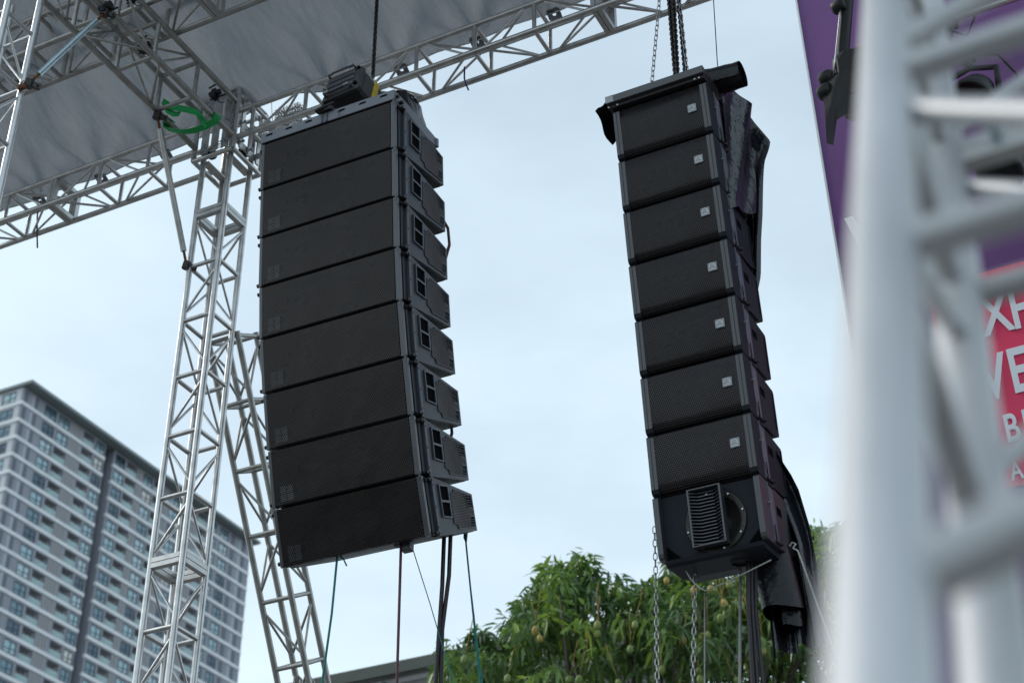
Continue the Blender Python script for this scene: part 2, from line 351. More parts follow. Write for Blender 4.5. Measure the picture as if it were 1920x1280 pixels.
# back brace truss
bd = Vector((0, .482, -.876)).normalized(); bn = Vector((0, .876, .482))
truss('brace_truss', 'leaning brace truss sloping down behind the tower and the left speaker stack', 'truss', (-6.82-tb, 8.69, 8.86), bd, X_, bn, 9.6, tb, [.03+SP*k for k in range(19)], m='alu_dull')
# near brace truss, out of focus
fd = Vector((.0545, -.5580, -.82805)).normalized(); fe = (X_-fd*X_.dot(fd)).normalized(); fn = -fd.cross(fe)
near0 = Vector((-.1766, .7342, 1.8935)) - fd*2.6
FB = .265
nbt = truss('brace_truss', 'large blurred pale truss leaning close to the lens at the right edge', 'truss', near0, fd, fe, fn, 3.35, FB, [], m='alu_fg', rc=.028, brace=False)
_c = [Vector((0,0,0)), fe*FB, fe*FB+fn*FB, fn*FB]
def near_bar(nm, i, t0, j, t1, r):
    p, q = _c[i]+fd*t0, _c[j]+fd*t1; d = (q-p).normalized(); p, q = p+d*.02, q-d*.02
    o = link(nm, stick(r, (q-p).length, 14, 'alu_fg'), nbt); o.matrix_local = frame_to(p, q)
for t in (.477, .994, 1.511, 2.028):
    near_bar('rung', 0, t, 1, t, .0165); near_bar('rung', 1, t, 2, t, .0165); near_bar('rung', 3, t, 2, t, .0165)
    near_bar('rung', 0, t, 3, t, .0145)
near_bar('brace', 0, 1.40, 1, 1.16, .0145); near_bar('brace', 0, 1.633, 1, 1.96, .0135); near_bar('brace', 0, 2.521, 1, 2.40, .0185); near_bar('brace', 0, .60, 1, .90, .0125)
near_bar('brace', 3, 1.12, 2, 1.42, .0115); near_bar('brace', 3, 1.94, 2, 1.62, .0115); near_bar('brace', 3, .90, 2, .60, .0115)
near_bar('brace', 0, 1.94, 3, 1.62, .0125); near_bar('brace', 0, 1.10, 3, 1.42, .0115); near_bar('brace', 0, .90, 3, .6, .0115)
o = MB().bbox((0,-.012,-.035), (FB,.012,.035), .003).build('bolt_plate', 'plate', nbt)
zc_ = fd; yc_ = fn; o.matrix_local = Matrix(((fe.x,yc_.x,zc_.x,0),(fe.y,yc_.y,zc_.y,0),(fe.z,yc_.z,zc_.z,0),(0,0,0,1))); o.location = _c[3]+fd*1.03
for xx in (.075, .19):
    o = link('bolt', bolt_me, nbt); pp = _c[3]+fd*1.03+fe*xx-fn*.02; o.matrix_local = frame_to(pp, pp+fn)

# ------------------------------------------------------------------ corner block with plates
bx0, bx1, by0, by1, bz0, bz1 = -7.185, -6.79, 8.335, 8.73, 10.46, 11.12
blk = empty('corner_block', (bx0, by0, bz0)); tag(blk, 'open tube corner block with bolted plates where tower and trusses meet', 'corner block')
dx, dy, dz = bx1-bx0, by1-by0, bz1-bz0
def bar(p, q, r=.023, nm='frame_tube', m='alu', par=blk): o = link(nm, stick(r, (Vector(q)-Vector(p)).length, 14, m), par); o.matrix_local = frame_to(p, q)
for x in (0, dx):
    for y in (0, dy): bar((x,y,0), (x,y,dz))
for z in (0, dz):
    for a, b in (((0,0),(dx,0)), ((dx,0),(dx,dy)), ((dx,dy),(0,dy)), ((0,dy),(0,0))): bar((*a,z), (*b,z), .021)
def plate(nm, a, b, m='plate', par=blk): return MB().bbox(a, b, .003).build(nm, m, par)
for x in (.05, .15, .255): plate('face_plate', (x, .008, .06), (x+.075, .02, .60))
for z in (.09, .30, .53): plate('face_plate', (dx-.012, .03, z), (dx+.002, dy-.03, z+.06))
for y in (.06, .18, .30): plate('side_bar', (dx+.004, y, .05), (dx+.020, y+.045, dz-.06), 'alu')
plate('bottom_plate', (.05, .05, -.012), (.12, dy-.05, .004)); plate('bottom_plate', (dx-.12, .05, -.012), (dx-.05, dy-.05, .004))
for x in (.11, .30):
    for z in (.12, .35, .55):
        o = link('bolt', bolt_me, blk); o.matrix_local = frame_to((x,.0,z), (x,1,z))
for y in (.08, .2, .32):
    for z in (.12, .33, .56):
        o = link('bolt', bolt_me, blk); o.matrix_local = frame_to((dx+.02,y,z), (dx+1,y,z))
for p in ((.1,.1,.12), (.29,.28,.2), (.1,.29,.5), (.29,.1,.52)):
    MB().lathe([(.0,-.025),(.045,-.025),(.05,-.012),(.05,.012),(.045,.025),(0,.025)], p, (1,0,0), 18).build('guide_wheel', 'black', blk)

# ------------------------------------------------------------------ chains
def chain(name, label, pts, m='steel_dark', ll=.034, wr=.0042, wd=.0115, par=None, cat='chain', group=None):
    pts = [Vector(p) for p in pts]; seg = [(pts[i], pts[i+1]) for i in range(len(pts)-1)]
    base = []; n = 10; k = 5; c = []
    for i in range(n):
        t = 2*math.pi*i/n; z = math.sin(t)*wd; z += (ll/2-wd+wr*.4) * (1 if math.sin(t) > 0 else -1 if math.sin(t) < 0 else 0)
        c.append((math.cos(t)*wd, 0, z))
    link_mb = MB().path(c, wr, k, True)
    out_ = MB(); pitch = ll-wr*2.0; alt = 0
    for p, q in seg:
        d = q-p; cnt = max(1, int(d.length/pitch)); F = frame_to(p, q)
        for i in range(cnt):
            A = F @ Matrix.Translation((0,0,(i+.5)*d.length/cnt)) @ Matrix.Rotation((alt % 2)*math.pi/2+.6, 4, 'Z'); alt += 1
            out_.add([A @ Vector(v) for v in link_mb.v], link_mb.f, True)
    o = out_.build(name, m, par)
    if par is None:
        p0 = pts[0]; o.data.transform(Matrix.Translation(-p0)); o.location = p0; tag(o, label, cat, group)
    return o
chain('hoist_chain', 'dark chain rising from the yellow taped hoist on the left stack', [(-5.073, 7.75, 10.05), (-5.085, 7.75, 12.0)], ll=.04, wr=.006, wd=.014)
chain('rigging_chain', 'thin grey chain slanting up left of the dark chain bundle', [(-2.874, 7.75, 9.05), (-2.70, 7.75, 10.4)], 'steel', ll=.05, wr=.0034, wd=.012)
chain('hoist_chain', 'leftmost dark chain of the bundle above the right stack', [(-2.703, 7.75, 9.05), (-2.712, 7.75, 10.6)], ll=.035, wr=.006, wd=.013)
chain('hoist_chain', 'middle dark chain with round links above the right stack', [(-2.677, 7.72, 9.05), (-2.662, 7.75, 10.6)], ll=.036, wr=.0055, wd=.0145)
chain('hoist_chain', 'dark chain hanging behind the bundle above the right stack', [(-2.642, 7.78, 9.05), (-2.662, 7.80, 10.6)], ll=.036, wr=.006, wd=.014)
chain('rigging_chain', 'thin grey chain at the right of the dark chain bundle', [(-2.623, 7.76, 9.05), (-2.656, 7.77, 10.5)], 'steel', ll=.045, wr=.0032, wd=.012)
chain('block_chain', 'small chain draped down the post and along the bottom of the corner block', [(-6.80, 8.30, 11.05), (-6.80, 8.30, 10.62), (-6.84, 8.28, 10.53), (-7.0, 8.28, 10.47), (-7.17, 8.28, 10.50)], 'steel', ll=.04, wr=.004, wd=.012)
# chain pile behind the block
cb = empty('chain_bundle', (-6.74, 8.80, 11.18)); tag(cb, 'bundle of grey chain loops heaped behind the top of the corner block', 'chain')
for i in range(26):
    x = (i % 9)*.028; y = (i//9)*.04; dp = .20+random.random()*.09
    chain('chain_loop', None, [(x, y, .03), (x+.006, y, -dp), (x+.02, y, -dp-.02), (x+.022, y, .02)], 'steel', ll=.032, wr=.004, wd=.011, par=cb)

# ------------------------------------------------------------------ strut pipes, clamps, padlock, strap
def clampmesh(r=.034): return MB().tube((0,0,-.03), (0,0,.03), r, 12).box((r-.008,-.014,-.022), (r+.05,.014,.022)).tube((r+.03,-.03,0), (r+.03,.03,0), .007, 8)
cl_me = clampmesh().mesh('clamp', 'steel_dark')
def strut(label, p, q, r, m='alu'):
    p, q = Vector(p), Vector(q); root = empty('strut_pipe', p); tag(root, label, 'pipe'); d = (q-p)
    u = d.normalized(); ln = d.length
    o = link('pipe', stick(r, ln-.30, 16, m), root); o.matrix_local = frame_to(u*.15, u*(ln-.15))
    for a, b in ((.05, .16), (ln-.16, ln-.05)): o = link('threaded_end', stick(.011, b-a, 10, 'rust'), root); o.matrix_local = frame_to(u*a, u*b)
    for t in (0.03, ln-.03): o = link('clamp', cl_me, root); o.matrix_local = frame_to(u*t, u*t+Z_*.9+X_*.2)
    return root
strut('grey knee brace pipe from the strapped truss down to the tower leg', (-7.16, 7.78, 10.56), (-7.13, 8.37, 9.36), .024, 'alu_dull')
strut('blue grey brace pipe slanting from the left edge tower up to the roof truss', (-7.045, 6.30, 9.60), (-6.79, 6.68, 10.56), .023, 'zinc')
pl = empty('padlock', (-7.035, 6.255, 9.575)); tag(pl, 'rusty padlock on a cable round the left edge tower', 'padlock')
MB().bbox((-.026,-.014,-.05), (.026,.014,.0), .004).build('lock_body', 'rust', pl)
MB().path([(-.016,0,0),(-.016,0,.02),(0,0,.034),(.016,0,.02),(.016,0,0)], .0045, 6).build('shackle', 'black', pl)
MB().path([(-.03,.0,.03),(-.06,-.03,.035),(-.08,.0,.04),(-.07,.04,.05),(-.03,.05,.045),(0,.02,.03)], .004, 6).build('cable', 'black', pl)
def junk_clamp(label, p, s=1.0):
    e = empty('pipe_clamp', p); tag(e, label, 'clamp')
    MB().tube((-.05,0,0), (.05,0,0), .034*s, 10).box((-.02,-.03,-.06), (.02,.03,.03)).build('clamp_body', 'black', e)
    MB().tube((-.07,.03,-.02), (.09,.035,-.015), .008, 6).tube((-.04,-.04,.04), (.06,-.05,.05), .008, 6).build('clamp_bolt', 'black', e)
    MB().path([(0,0,-.04),(.04,.02,-.10),(.07,.0,-.13),(.09,.03,-.11)], .004, 5).build('wire', 'black', e)
junk_clamp('black clamp at the top end of the blue grey brace pipe', (-6.79, 6.66, 10.58))
junk_clamp('black pipe clamp on the upper right chord of the strapped truss', (-6.80, 6.70, 10.96), .9)
junk_clamp('black clamp just below another on the upper right chord of the strapped truss', (-6.80, 6.92, 10.93), .9)
junk_clamp('black clamp with loose wire inside the strapped truss', (-7.0, 7.35, 10.85), .9)
junk_clamp('black clamp above the corner block', (-6.95, 8.22, 11.03), .8)
st = MB()
A_, B_ = (-7.175, 10.59), (-6.80, 10.59)
yw = Vector((0, .078, .014))
lower = []
for t in np.linspace(0, 1, 14): lower.append((A_[0]-.03+(B_[0]-A_[0]+.06)*t, 7.97+.10*t, 10.545-.07*math.sin(math.pi*t)))
loopA = [(A_[0]+.035*math.cos(a), 7.96, 10.59+.035*math.sin(a)) for a in np.linspace(.2, 1.25*math.pi, 8)]
loopB = [(B_[0]+.035*math.cos(a), 8.07, 10.59+.035*math.sin(a)) for a in np.linspace(-.3*math.pi, 1.0*math.pi, 8)]
st.ribbon(loopA[::-1][::-1]+lower+loopB, yw, .0025)
st.ribbon([(-7.25,7.93,10.835),(-7.19,7.95,10.775),(-7.13,7.97,10.745),(-7.04,7.98,10.70),(-6.93,8.0,10.64),(-6.88,8.01,10.56),(-6.84,8.03,10.49)], Vector((0,.02,.075)), .0025)
st.ribbon([(-7.25,7.94,10.83),(-7.21,7.96,10.74),(-7.15,7.98,10.69),(-7.10,7.99,10.68)], Vector((0,.02,.065)), .0025)
tag(st.build('ratchet_strap', 'green'), 'bright green strap wrapped round the truss beside the corner block', 'strap')

# ------------------------------------------------------------------ canopy
EY = 8.60
grom = [-9.85, -9.15, -8.45, -7.75, -6.05, -5.36, -4.66, -3.97, -3.28, -2.6, -1.9, -1.2, -.5]
def canopy_z(x, y):
    d = EY-y; z = 10.955+.34*d
    near = min(abs(x-gx) for gx in grom)
    z += .012*min(near/.35, 1)*math.exp(-d/.35)            # scallop between ties
    z += .15*math.exp(-((x+6.55)/.42)**2)*math.exp(-d/.5)  # lifted over the block
    for gx in grom:                                       # folds running out of each tie
        dxg = x-gx; rr = math.hypot(dxg, d)+1e-4
        if rr < 1.5: z += .055*math.cos(math.atan2(dxg, d+.02)*8+gx)*math.exp(-rr/.60)*min(d/.16, 1)
    z += (.035*math.sin(x*2.1+y*.9)*math.sin(y*1.3)+.026*math.sin(x*6.3+1.7*math.sin(y*2.4))+.014*math.sin(x*13+2.5*math.sin(y*1.9+x)))*min(1, .12+d/.5)
    return z
xs = np.linspace(-9.95, 1.0, 261); ds = np.concatenate([np.linspace(0, 1.0, 26), np.linspace(1.06, 2.7, 20)])
def edge_y(x): return EY-.018*min(min(abs(x-gx) for gx in grom)/.35, 1) + .0
can = empty('canopy', (-6, EY, 11)); tag(can, 'grey fabric stage canopy stretched over the roof trusses', 'canopy')
mb = MB(); mb.grid([[(x+6, (edge_y(x)-d)-EY, canopy_z(x, EY-d)-11) for x in xs] for d in ds]); mb.build('fabric', 'canopy', can)
mb = MB()
mb.path([(x+6, edge_y(x)-EY, canopy_z(x, EY)-11+.004) for x in xs], .007, 5); mb.build('edge_hem', 'shed_white', can)
tab = MB(); 
n = 12
ring = [(.016*math.cos(2*math.pi*i/n), .016*math.sin(2*math.pi*i/n)) for i in range(n)]
sq = [(.055*max(-1, min(1, 1.42*math.cos(2*math.pi*i/n))), .055*max(-1, min(1, 1.42*math.sin(2*math.pi*i/n)))) for i in range(n)]
for z, flip in ((.003, 0), (-.003, 1)):
    fs = [(i, (i+1) % n, n+(i+1) % n, n+i) for i in range(n)]
    tab.add([(*p, z) for p in sq]+[(*p, z) for p in ring], [f[::-1] for f in fs] if flip else fs)
tab_me = tab.mesh('eyelet_tab', 'frame')
for gx in grom:
    o = link('eyelet_tab', tab_me, can); o.location = (gx+6, .012, canopy_z(gx, EY)-11); o.rotation_euler = (-.32, 0, .1)
def tie(label, gx, m, pts):
    o = MB().path([(a, b, c) for a, b, c in pts], .007, 6).build('tie_strap', m); o.location = (gx, EY+.02, canopy_z(gx, EY)-.02); tag(o, label, 'tie', 'canopy ties')
tie('purple tie strap hanging from the canopy eyelet nearest the corner block', -6.05, 'purple_tie', [(0,0,.03),(0,-.02,-.04),(.05,-.10,-.13),(.02,-.11,-.25),(-.02,-.12,-.38)])
tie('dark tie strap on the canopy eyelet above the truss middle', -4.66, 'purple_tie', [(0,0,.03),(-.03,-.01,-.05),(.03,-.05,-.12),(.05,-.06,-.22)])
tie('purple tie tail hanging under the truss between the speaker stacks', -4.72, 'purple_tie', [(0,-.1,-.30),(.0,-.1,-.42),(.02,-.11,-.50),(.05,-.12,-.58)])
tie('thin dark cord dangling under the left truss', -9.15, 'black', [(0,0,.02),(.05,-.05,-.2),(.1,-.06,-.42),(.16,-.08,-.62)])

# ------------------------------------------------------------------ left speaker stack
WA, HA = 1.10, .383
def side_y(t): return None
def make_cab_a():
    c = empty('line_array_cabinet')
    b = MB(); b.prism_x([(.012,.004),(.125,.002),(.655,.058),(.66,.065),(.66,.295),(.655,.302),(.125,HA-.002),(.012,HA-.004)], .03, WA-.03)
    b.build('body', 'cab', c)
    # right and left cheek plates
    for x0, x1 in ((WA-.030, WA), (0, .030)):
        MB().prism_x([(.118,.004),(.655,.060),(.655,.300),(.118,HA-.004)], x0, x1).build('side_panel', 'cab_side', c)
    MB().bbox((.028,-.010,.007), (WA-.046,.004,HA-.007), .003).build('grille', 'grille', c)
    MB().bbox((0,-.006,.003), (.026,.045,HA-.003), .003).build('front_bar', 'cab_bar', c)
    MB().bbox((WA-.044,-.006,.003), (WA-.008,.022,HA-.003), .003).build('front_bar', 'cab_bar', c)
    MB().bbox((WA-.030,.055,.012), (WA-.014,.098,HA-.012), .003).build('rigging_strip', 'cab_side', c)
    MB().bbox((WA-.020,.100,.004), (WA+.006,.126,HA-.004), .003).build('edge_bar', 'cab_edge', c)
    e = WA+.0005
    hf = MB()
    for a, d in (((.183,.125),(.192,.335)), ((.300,.125),(.312,.335)), ((.192,.325),(.300,.335)), ((.192,.222),(.300,.236)), ((.192,.125),(.300,.133))):
        hf.box((e-.002,a[0],a[1]), (e+.010,d[0],d[1]))
    hf.build('handle_frame', 'cab_edge', c)
    for z0, z1 in ((.236,.325), (.133,.222)): MB().box((e-.002,.192,z0), (e+.0015,.300,z1)).build('handle_shade', 'hole', c)  # black panels, not cut in; their colour imitates the pockets' shade
    def poly(nm, pts, m, x0, x1): return MB().prism_x(pts, x0, x1).build(nm, m, c)
    G = [(.335,.095),(.375,.088),(.392,.062),(.548,.074),(.568,.152),(.628,.158),(.628,.196),(.562,.200),(.508,.300),(.395,.316),(.378,.288),(.335,.293)]
    poly('side_grille', [(y, z) for y, z in G], 'grille_fine', e-.002, e+.004)
    V1 = [(.572,.206),(.634,.202),(.628,.286),(.520,.299)]; V2 = [(.556,.076),(.626,.080),(.634,.150),(.577,.147)]
    for V in (V1, V2): poly('vent', V, 'vent', e-.002, e+.003)
    tr = MB()
    for P in (G, V1, V2):
        for i in range(len(P)):
            p, q = P[i], P[(i+1) % len(P)]; tr.tube((e+.003,*p), (e+.003,*q), .0032, 5)
    tr.build('grille_trim', 'cab_edge', c)
    lg = MB()
    for i in (0, 1):
        for j in (0, 1): lg.box((.075+i*.052,-.0115,.030+j*.052), (.075+i*.052+.046,-.0095,.030+j*.052+.046))
    lg.build('logo_mark', 'grille_logo', c)
    for x in (-.018,):
        for z in (.035, HA-.03): MB().tube((x,.03,z), (.004,.03,z), .009, 8).tube((x-.014,.03,z), (x,.03,z), .014, 8).build('pin', 'black', c)
    for z in (.022, HA-.025):
        MB().tube((WA-.012,.03,z), (WA-.012,.105,z), .011, 8).tube((WA-.008,.085,z-.002), (WA+.020,.085,z-.004), .009, 8).tube((WA+.004,.06,z), (WA+.018,.06,z), .012, 8).build('pin', 'black', c)
    MB().box((WA-.026,-.009,HA-.028), (WA-.016,.006,HA+.012)).build('hook_plate', 'cab_bar', c)
    for z in (.06, .19, .33): MB().tube((WA+.004,.113,z), (WA+.0085,.113,z), .006, 8).build('screw', 'steel_dark', c)
    return c
TILT = [6, 6.6, 7.2, 9.5, 13.6, 16, 17.3, 22]
YAW_ROLL = R(1.0)
LX, pY, pZ = -5.650, 7.25, 9.232
pa = make_cab_a(); frameA = None
names_a = ['topmost cabinet of the wide left speaker stack, under the grey flying frame', 'second cabinet from the top of the wide left speaker stack', 'third cabinet from the top of the wide left speaker stack',
           'fourth cabinet from the top of the wide left speaker stack', 'fifth cabinet from the top of the wide left speaker stack', 'sixth cabinet from the top of the wide left speaker stack',
           'last but one cabinet at the bottom of the wide left speaker stack', 'lowest cabinet of the wide left speaker stack, tilted most steeply down']
topA = (pY, pZ)
for i, t in enumerate(TILT):
    a = R(t); pY += .388*math.sin(a); pZ -= .388*math.cos(a)
    o = pa if i == 0 else copy_tree(pa)
    o.location = (LX, pY, pZ); o.rotation_euler = (a, YAW_ROLL, 0)
    tag(o, names_a[i], 'speaker', 'cabinets of the left line array')
botA = (pY, pZ)
# flying frame
fr = empty('flying_frame', (LX, topA[0], topA[1]), (R(5), YAW_ROLL, 0)); tag(fr, 'grey steel flying frame on top of the left speaker stack', 'rigging frame')
MB().bbox((.0,-.012,.005), (WA-.004,.012,.086), .003).build('front_beam', 'frame', fr)
for x in (0, WA-.03): MB().prism_x([(.014,-.02),(.16,-.03),(.60,-.02),(.60,.05),(.12,.088),(.014,.088)], x, x+.02).build('side_plate', 'frame', fr)
MB().bbox((.0,.58,-.02), (WA,.61,.05), .003).build('rear_beam', 'frame', fr)
for x in (.52, .60): MB().bbox((x,.0,.03), (x+.03,.60,.085), .003).build('spreader', 'frame', fr)
for x in (.07, .235, .40, .67, .84, 1.01):
    MB().box((x-.028,-.0145,.052), (x+.028,-.011,.060)).box((x-.018,-.0145,.060), (x+.028,-.011,.065)).build('slot', 'hole', fr)
for p in ((.655,.030),(.665,.045),(.645,.045),(.665,.018),(.645,.018)): MB().tube((p[0],-.0135,p[1]), (p[0],-.010,p[1]), .004, 8).build('hole_mark', 'hole', fr)
for x in (.515, .552): MB().bbox((x-.008,-.022,.0), (x+.008,-.010,.075), .003).build('clip', 'cab_edge', fr)
MB().bbox((.50,-.04,.085), (.60,.03,.125), .004).bbox((.47,-.05,.095), (.52,.0,.115), .004).tube((.50,-.05,.10), (.62,-.03,.13), .012, 8).build('shackle_lug', 'black', fr)
MB().tube((WA-.02,.02,.04), (WA+.015,.02,.04), .012, 8).tube((WA-.02,.07,.02), (WA+.02,.07,.02), .014, 8).build('pin', 'black', fr)
MB().bbox((.01,-.004,-.004), (WA-.01,.01,.006), .002).build('gap_strip', 'hole', fr)  # thin black strip between the frame and the top cabinet
# chain hoist
ho = empty('chain_hoist', (-5.115, 7.44, 9.62), (R(-10), R(0), R(-4))); ho.scale = (1.12, 1.05, 1.18); tag(ho, 'black electric chain hoist with yellow tape on top of the left stack', 'hoist')
MB().bbox((-.135,0,.0), (.135,.56,.20), .02).build('motor_body', 'hoist', ho)
MB().bbox((-.142,-.045,-.005), (.142,.02,.205), .018).build('end_cover', 'hoist', ho)
for z in (.05, .10, .15): MB().bbox((-.11,-.056,z-.018), (.10,-.040,z+.018), .005).build('cover_rib', 'cab_bar', ho)
for z in (.012, .192): MB().path([(-.11,-.045,z),(-.11,-.075,z),(.09,-.075,z),(.09,-.045,z)], .008, 8).build('handle', 'cab_bar', ho)
for x in (-.09, .07):
    for z in (.012, .192): MB().bbox((x-.02,-.088,z-.01), (x+.02,-.062,z+.01), .004).build('handle_grip', 'silver', ho)
for z in (.03, .175): MB().tube((.118,-.053,z), (.118,-.040,z), .014, 12).build('socket', 'hole', ho)
MB().bbox((.134,.12,-.002), (.139,.17,.203), .001).bbox((-.0,.12,-.006), (.139,.17,-.001), .001).build('yellow_tape', 'yellow', ho)
MB().bbox((-.10,.56,.02), (.12,.66,.18), .03).build('rear_cover', 'black', ho)
hk = MB().bbox((-.16,-.02,-.11), (-.14,.03,.06), .004).build('hook_plate', 'hoist', ho)
bag = empty('chain_bag', (-4.885, 7.90, 9.63)); tag(bag, 'black fabric chain bag slung behind the top right of the left stack', 'bag')
P = []
for k in range(9):
    t = k/8; z = .20-.50*t; s_ = [.80,.92,1.0,1.04,1.05,1.03,1.0,.90,.45][k]
    P.append([(.115*s_*max(-1, min(1, 1.3*math.cos(a)))+.008*math.sin(5*a+k), .17*s_*max(-1, min(1, 1.3*math.sin(a)))+.006*math.sin(4*a+2*k), z) for a in np.linspace(0, 2*math.pi, 25)])
MB().grid(P).build('bag_body', 'vinyl', bag); MB().path([(.10*math.cos(a), .145*math.sin(a), .20) for a in np.linspace(0, 6.283, 20)[:-1]], .008, 6, True).build('bag_rim', 'black', bag)
# link cables at the back of the stack
for lab, p0, p1 in (('short dark red link cable behind the upper left stack cabinets', (-4.60,8.02,8.74), (-4.60,8.06,8.30)), ('short dark link cable behind the lower left stack cabinets', (-4.66,8.22,7.34), (-4.66,8.30,6.98))):
    o = MB().path([(0,0,0),(.02,.05,-.06),(.03,.06,-.20),(.01,.04,-.34),(p1[0]-p0[0],p1[1]-p0[1],p1[2]-p0[2])], .011, 8).build('link_cable', 'cable_red'); o.location = p0; tag(o, lab, 'cable')

# ------------------------------------------------------------------ right speaker stack
WB, HB = .648, .383
def cheek_profile(): return [(.028,.002),(.25,.004),(.455,.008),(.540,.034),(.547,.050),(.547,.325),(.535,.341),(.03,HB),(.008,HB-.006),(0,HB-.016),(0,.034),(.006,.014)]
def strip_parts(c, e):
    MB().prism_x([(.135,.014),(.222,.012),(.222,HB-.012),(.135,HB-.008)], e-.003, e+.004).build('rigging_strip', 'strip_b', c)
    MB().box((e+.003,.172,.045), (e+.0055,.184,.125)).build('slot', 'hole', c)
    MB().tube((e+.003,.178,.045), (e+.0055,.178,.045), .011, 10).build('keyhole', 'hole', c)
    MB().tube((e+.002,.150,.020), (e+.002,.245,.022), .011, 8).tube((e+.006,.225,.022), (e+.020,.235,.022), .012, 8).build('pin', 'black', c)
    MB().tube((e+.002,.150,HB-.018), (e+.002,.235,HB-.018), .011, 8).tube((e+.006,.220,HB-.018), (e+.018,.228,HB-.018), .011, 8).build('pin', 'black', c)
    MB().tube((e,.118,.24), (e+.014,.118,.24), .007, 8).tube((e+.012,.108,.235), (e+.012,.150,.262), .0035, 6).build('toggle', 'silver', c)
    MB().path([(e+.010,.118,.24),(e+.014,.085,.19),(e+.014,.085,.12),(e+.012,.13,.06),(e+.010,.16,.03)], .0018, 5).build('lanyard', 'black', c)
    MB().box((e-.003,.268,.215), (e+.0012,.352,.268)).build('handle_shade', 'hole', c)  # black panel on the surface, coloured like a shaded hand hole
    MB().box((e-.003,.505,.075), (e+.0012,.522,.315)).build('back_groove', 'hole', c)
def make_cab_b():
    c = empty('line_array_cabinet')
    MB().prism_x([(.03,.02),(.54,.045),(.54,.33),(.03,.375)], .046, WB-.046).build('body', 'cab_b', c)
    for x0, x1 in ((0, .047), (WB-.047, WB)):
        MB().prism_x([(y, z) for y, z in cheek_profile()], x0, x1).build('cheek', 'cheek' if False else 'cab_b', c)
    for x0, x1 in ((.001, .022), (.0235, .0465), (WB-.0465, WB-.0235), (WB-.022, WB-.001)):
        MB().bbox((x0,-.004,.036), (x1,.004,HB-.018), .002).build('front_strip', 'cheek', c)
    prof = [(.012,HB-.006),(.002,HB-.02),(.0,.20),(.0,.065),(.008,.035),(.028,.012),(.06,.003)]
    gm = MB(); gm.grid([[(.047+(WB-.094)*k/6, y, z) for k in range(7)] for y, z in prof]); gm.build('grille', 'grille_b', c)
    bd_ = MB().bbox((.508,-.010,.178), (.566,-.002,.236), .002).build('badge', 'silver', c)
    em = MB()
    arc = [(.514+.046*t, -.0115, .196+.034*math.sin(math.pi*min(1, t*1.0))**.8) for t in np.linspace(0, 1, 9)]
    em.path(arc, .0022, 5); em.path([(.518+.038*t, -.0115, .199+.016*math.sin(math.pi*t)) for t in np.linspace(0, 1, 7)], .0016, 5)
    em.box((.515,-.0122,.186), (.559,-.0102,.189)).build('emblem', 'white', bd_)
    strip_parts(c, WB)
    MB().path([(-.002,.14,.30),(-.022,.10,.26),(-.030,.09,.20),(-.018,.10,.13),(-.002,.12,.10)], .0012, 5).build('lanyard', 'black', c)
    return c
BX = -3.100; pY, pZ = 7.60, 8.806
TB = [8, 6, 7, 8, 6.5, 6.5, 6.5]
names_b = ['uppermost badge cabinet of the narrow right stack, under the black cap frame', 'second badge cabinet from the top of the narrow right stack', 'third badge cabinet from the top of the narrow right stack',
           'fourth badge cabinet from the top, in the middle of the narrow right stack', 'fifth badge cabinet from the top of the narrow right stack', 'sixth badge cabinet from the top of the narrow right stack',
           'lowest badge cabinet of the narrow right stack, just above the open speaker cone']
pb = make_cab_b(); topB = (pY, pZ)
for i, t in enumerate(TB):
    a = R(t); stp = .383 if i == 0 else .387; pY += stp*math.sin(a); pZ -= stp*math.cos(a)
    o = pb if i == 0 else copy_tree(pb)
    o.location = (BX, pY, pZ); o.rotation_euler = (a, 0, 0); tag(o, names_b[i], 'speaker', 'cabinets of the right line array')
# open cabinet below
sb = empty('open_speaker_cabinet', (BX, pY, pZ), (R(7.5), 0, 0)); tag(sb, 'bottom cabinet of the right stack with bare cone and finned horn, grille missing', 'speaker')
z = -1.0
MB().prism_x([(.17,-.385),(.30,-.375),(.56,-.335),(.56,-.05),(.17,-.010)], .03, WB-.03).build('body', 'cab_b', sb)
bf = MB(); nb = 48; bcx, bcz, br_ = .352, -.215, .168
inner, outer = [], []
for k in range(nb):
    a = 2*math.pi*k/nb; ca, sa = math.cos(a), math.sin(a)
    inner.append((bcx+br_*ca, bcz+br_*sa))
    tx = ((WB-.03-bcx) if ca > 0 else (bcx-.03))/max(abs(ca), 1e-6); tz = ((-.004-bcz) if sa > 0 else (bcz+.39))/max(abs(sa), 1e-6); t_ = min(tx, tz); outer.append((bcx+ca*t_, bcz+sa*t_))
bf.add([(x, .050, z_) for x, z_ in inner]+[(x, .050, z_) for x, z_ in outer]+[(x, .066, z_) for x, z_ in inner], [(k, (k+1) % nb, nb+(k+1) % nb, nb+k) for k in range(nb)]+[(k, 2*nb+k, 2*nb+(k+1) % nb, (k+1) % nb) for k in range(nb)])
bf.build('baffle', 'cab_b', sb)
for cxn, czn in ((.03,-.004), (WB-.03,-.004), (.03,-.39), (WB-.03,-.39)):
    k_ = min(range(nb), key=lambda k: (outer[k][0]-cxn)**2+(outer[k][1]-czn)**2); dx_ = .05 if cxn < .3 else -.05; dz_ = -.05 if czn > -.2 else .05
    MB().box((min(cxn,cxn+dx_),.0505,min(czn,czn+dz_)), (max(cxn,cxn+dx_),.060,max(czn,czn+dz_))).build('baffle_corner', 'cab_b', sb)
MB().box((.03,.066,-.012), (WB-.03,.17,-.004)).build('top_panel', 'cab_b', sb)
prf = [(.02,-.386),(.25,-.384),(.50,-.362),(.562,-.34),(.562,-.05),(.55,-.03),(.03,-.004),(.008,-.01),(0,-.02),(0,-.352),(.006,-.374)]
MB().prism_x(prf, 0, .034).build('cheek', 'cheek', sb); MB().prism_x(prf, WB-.034, WB).build('cheek', 'cheek', sb)
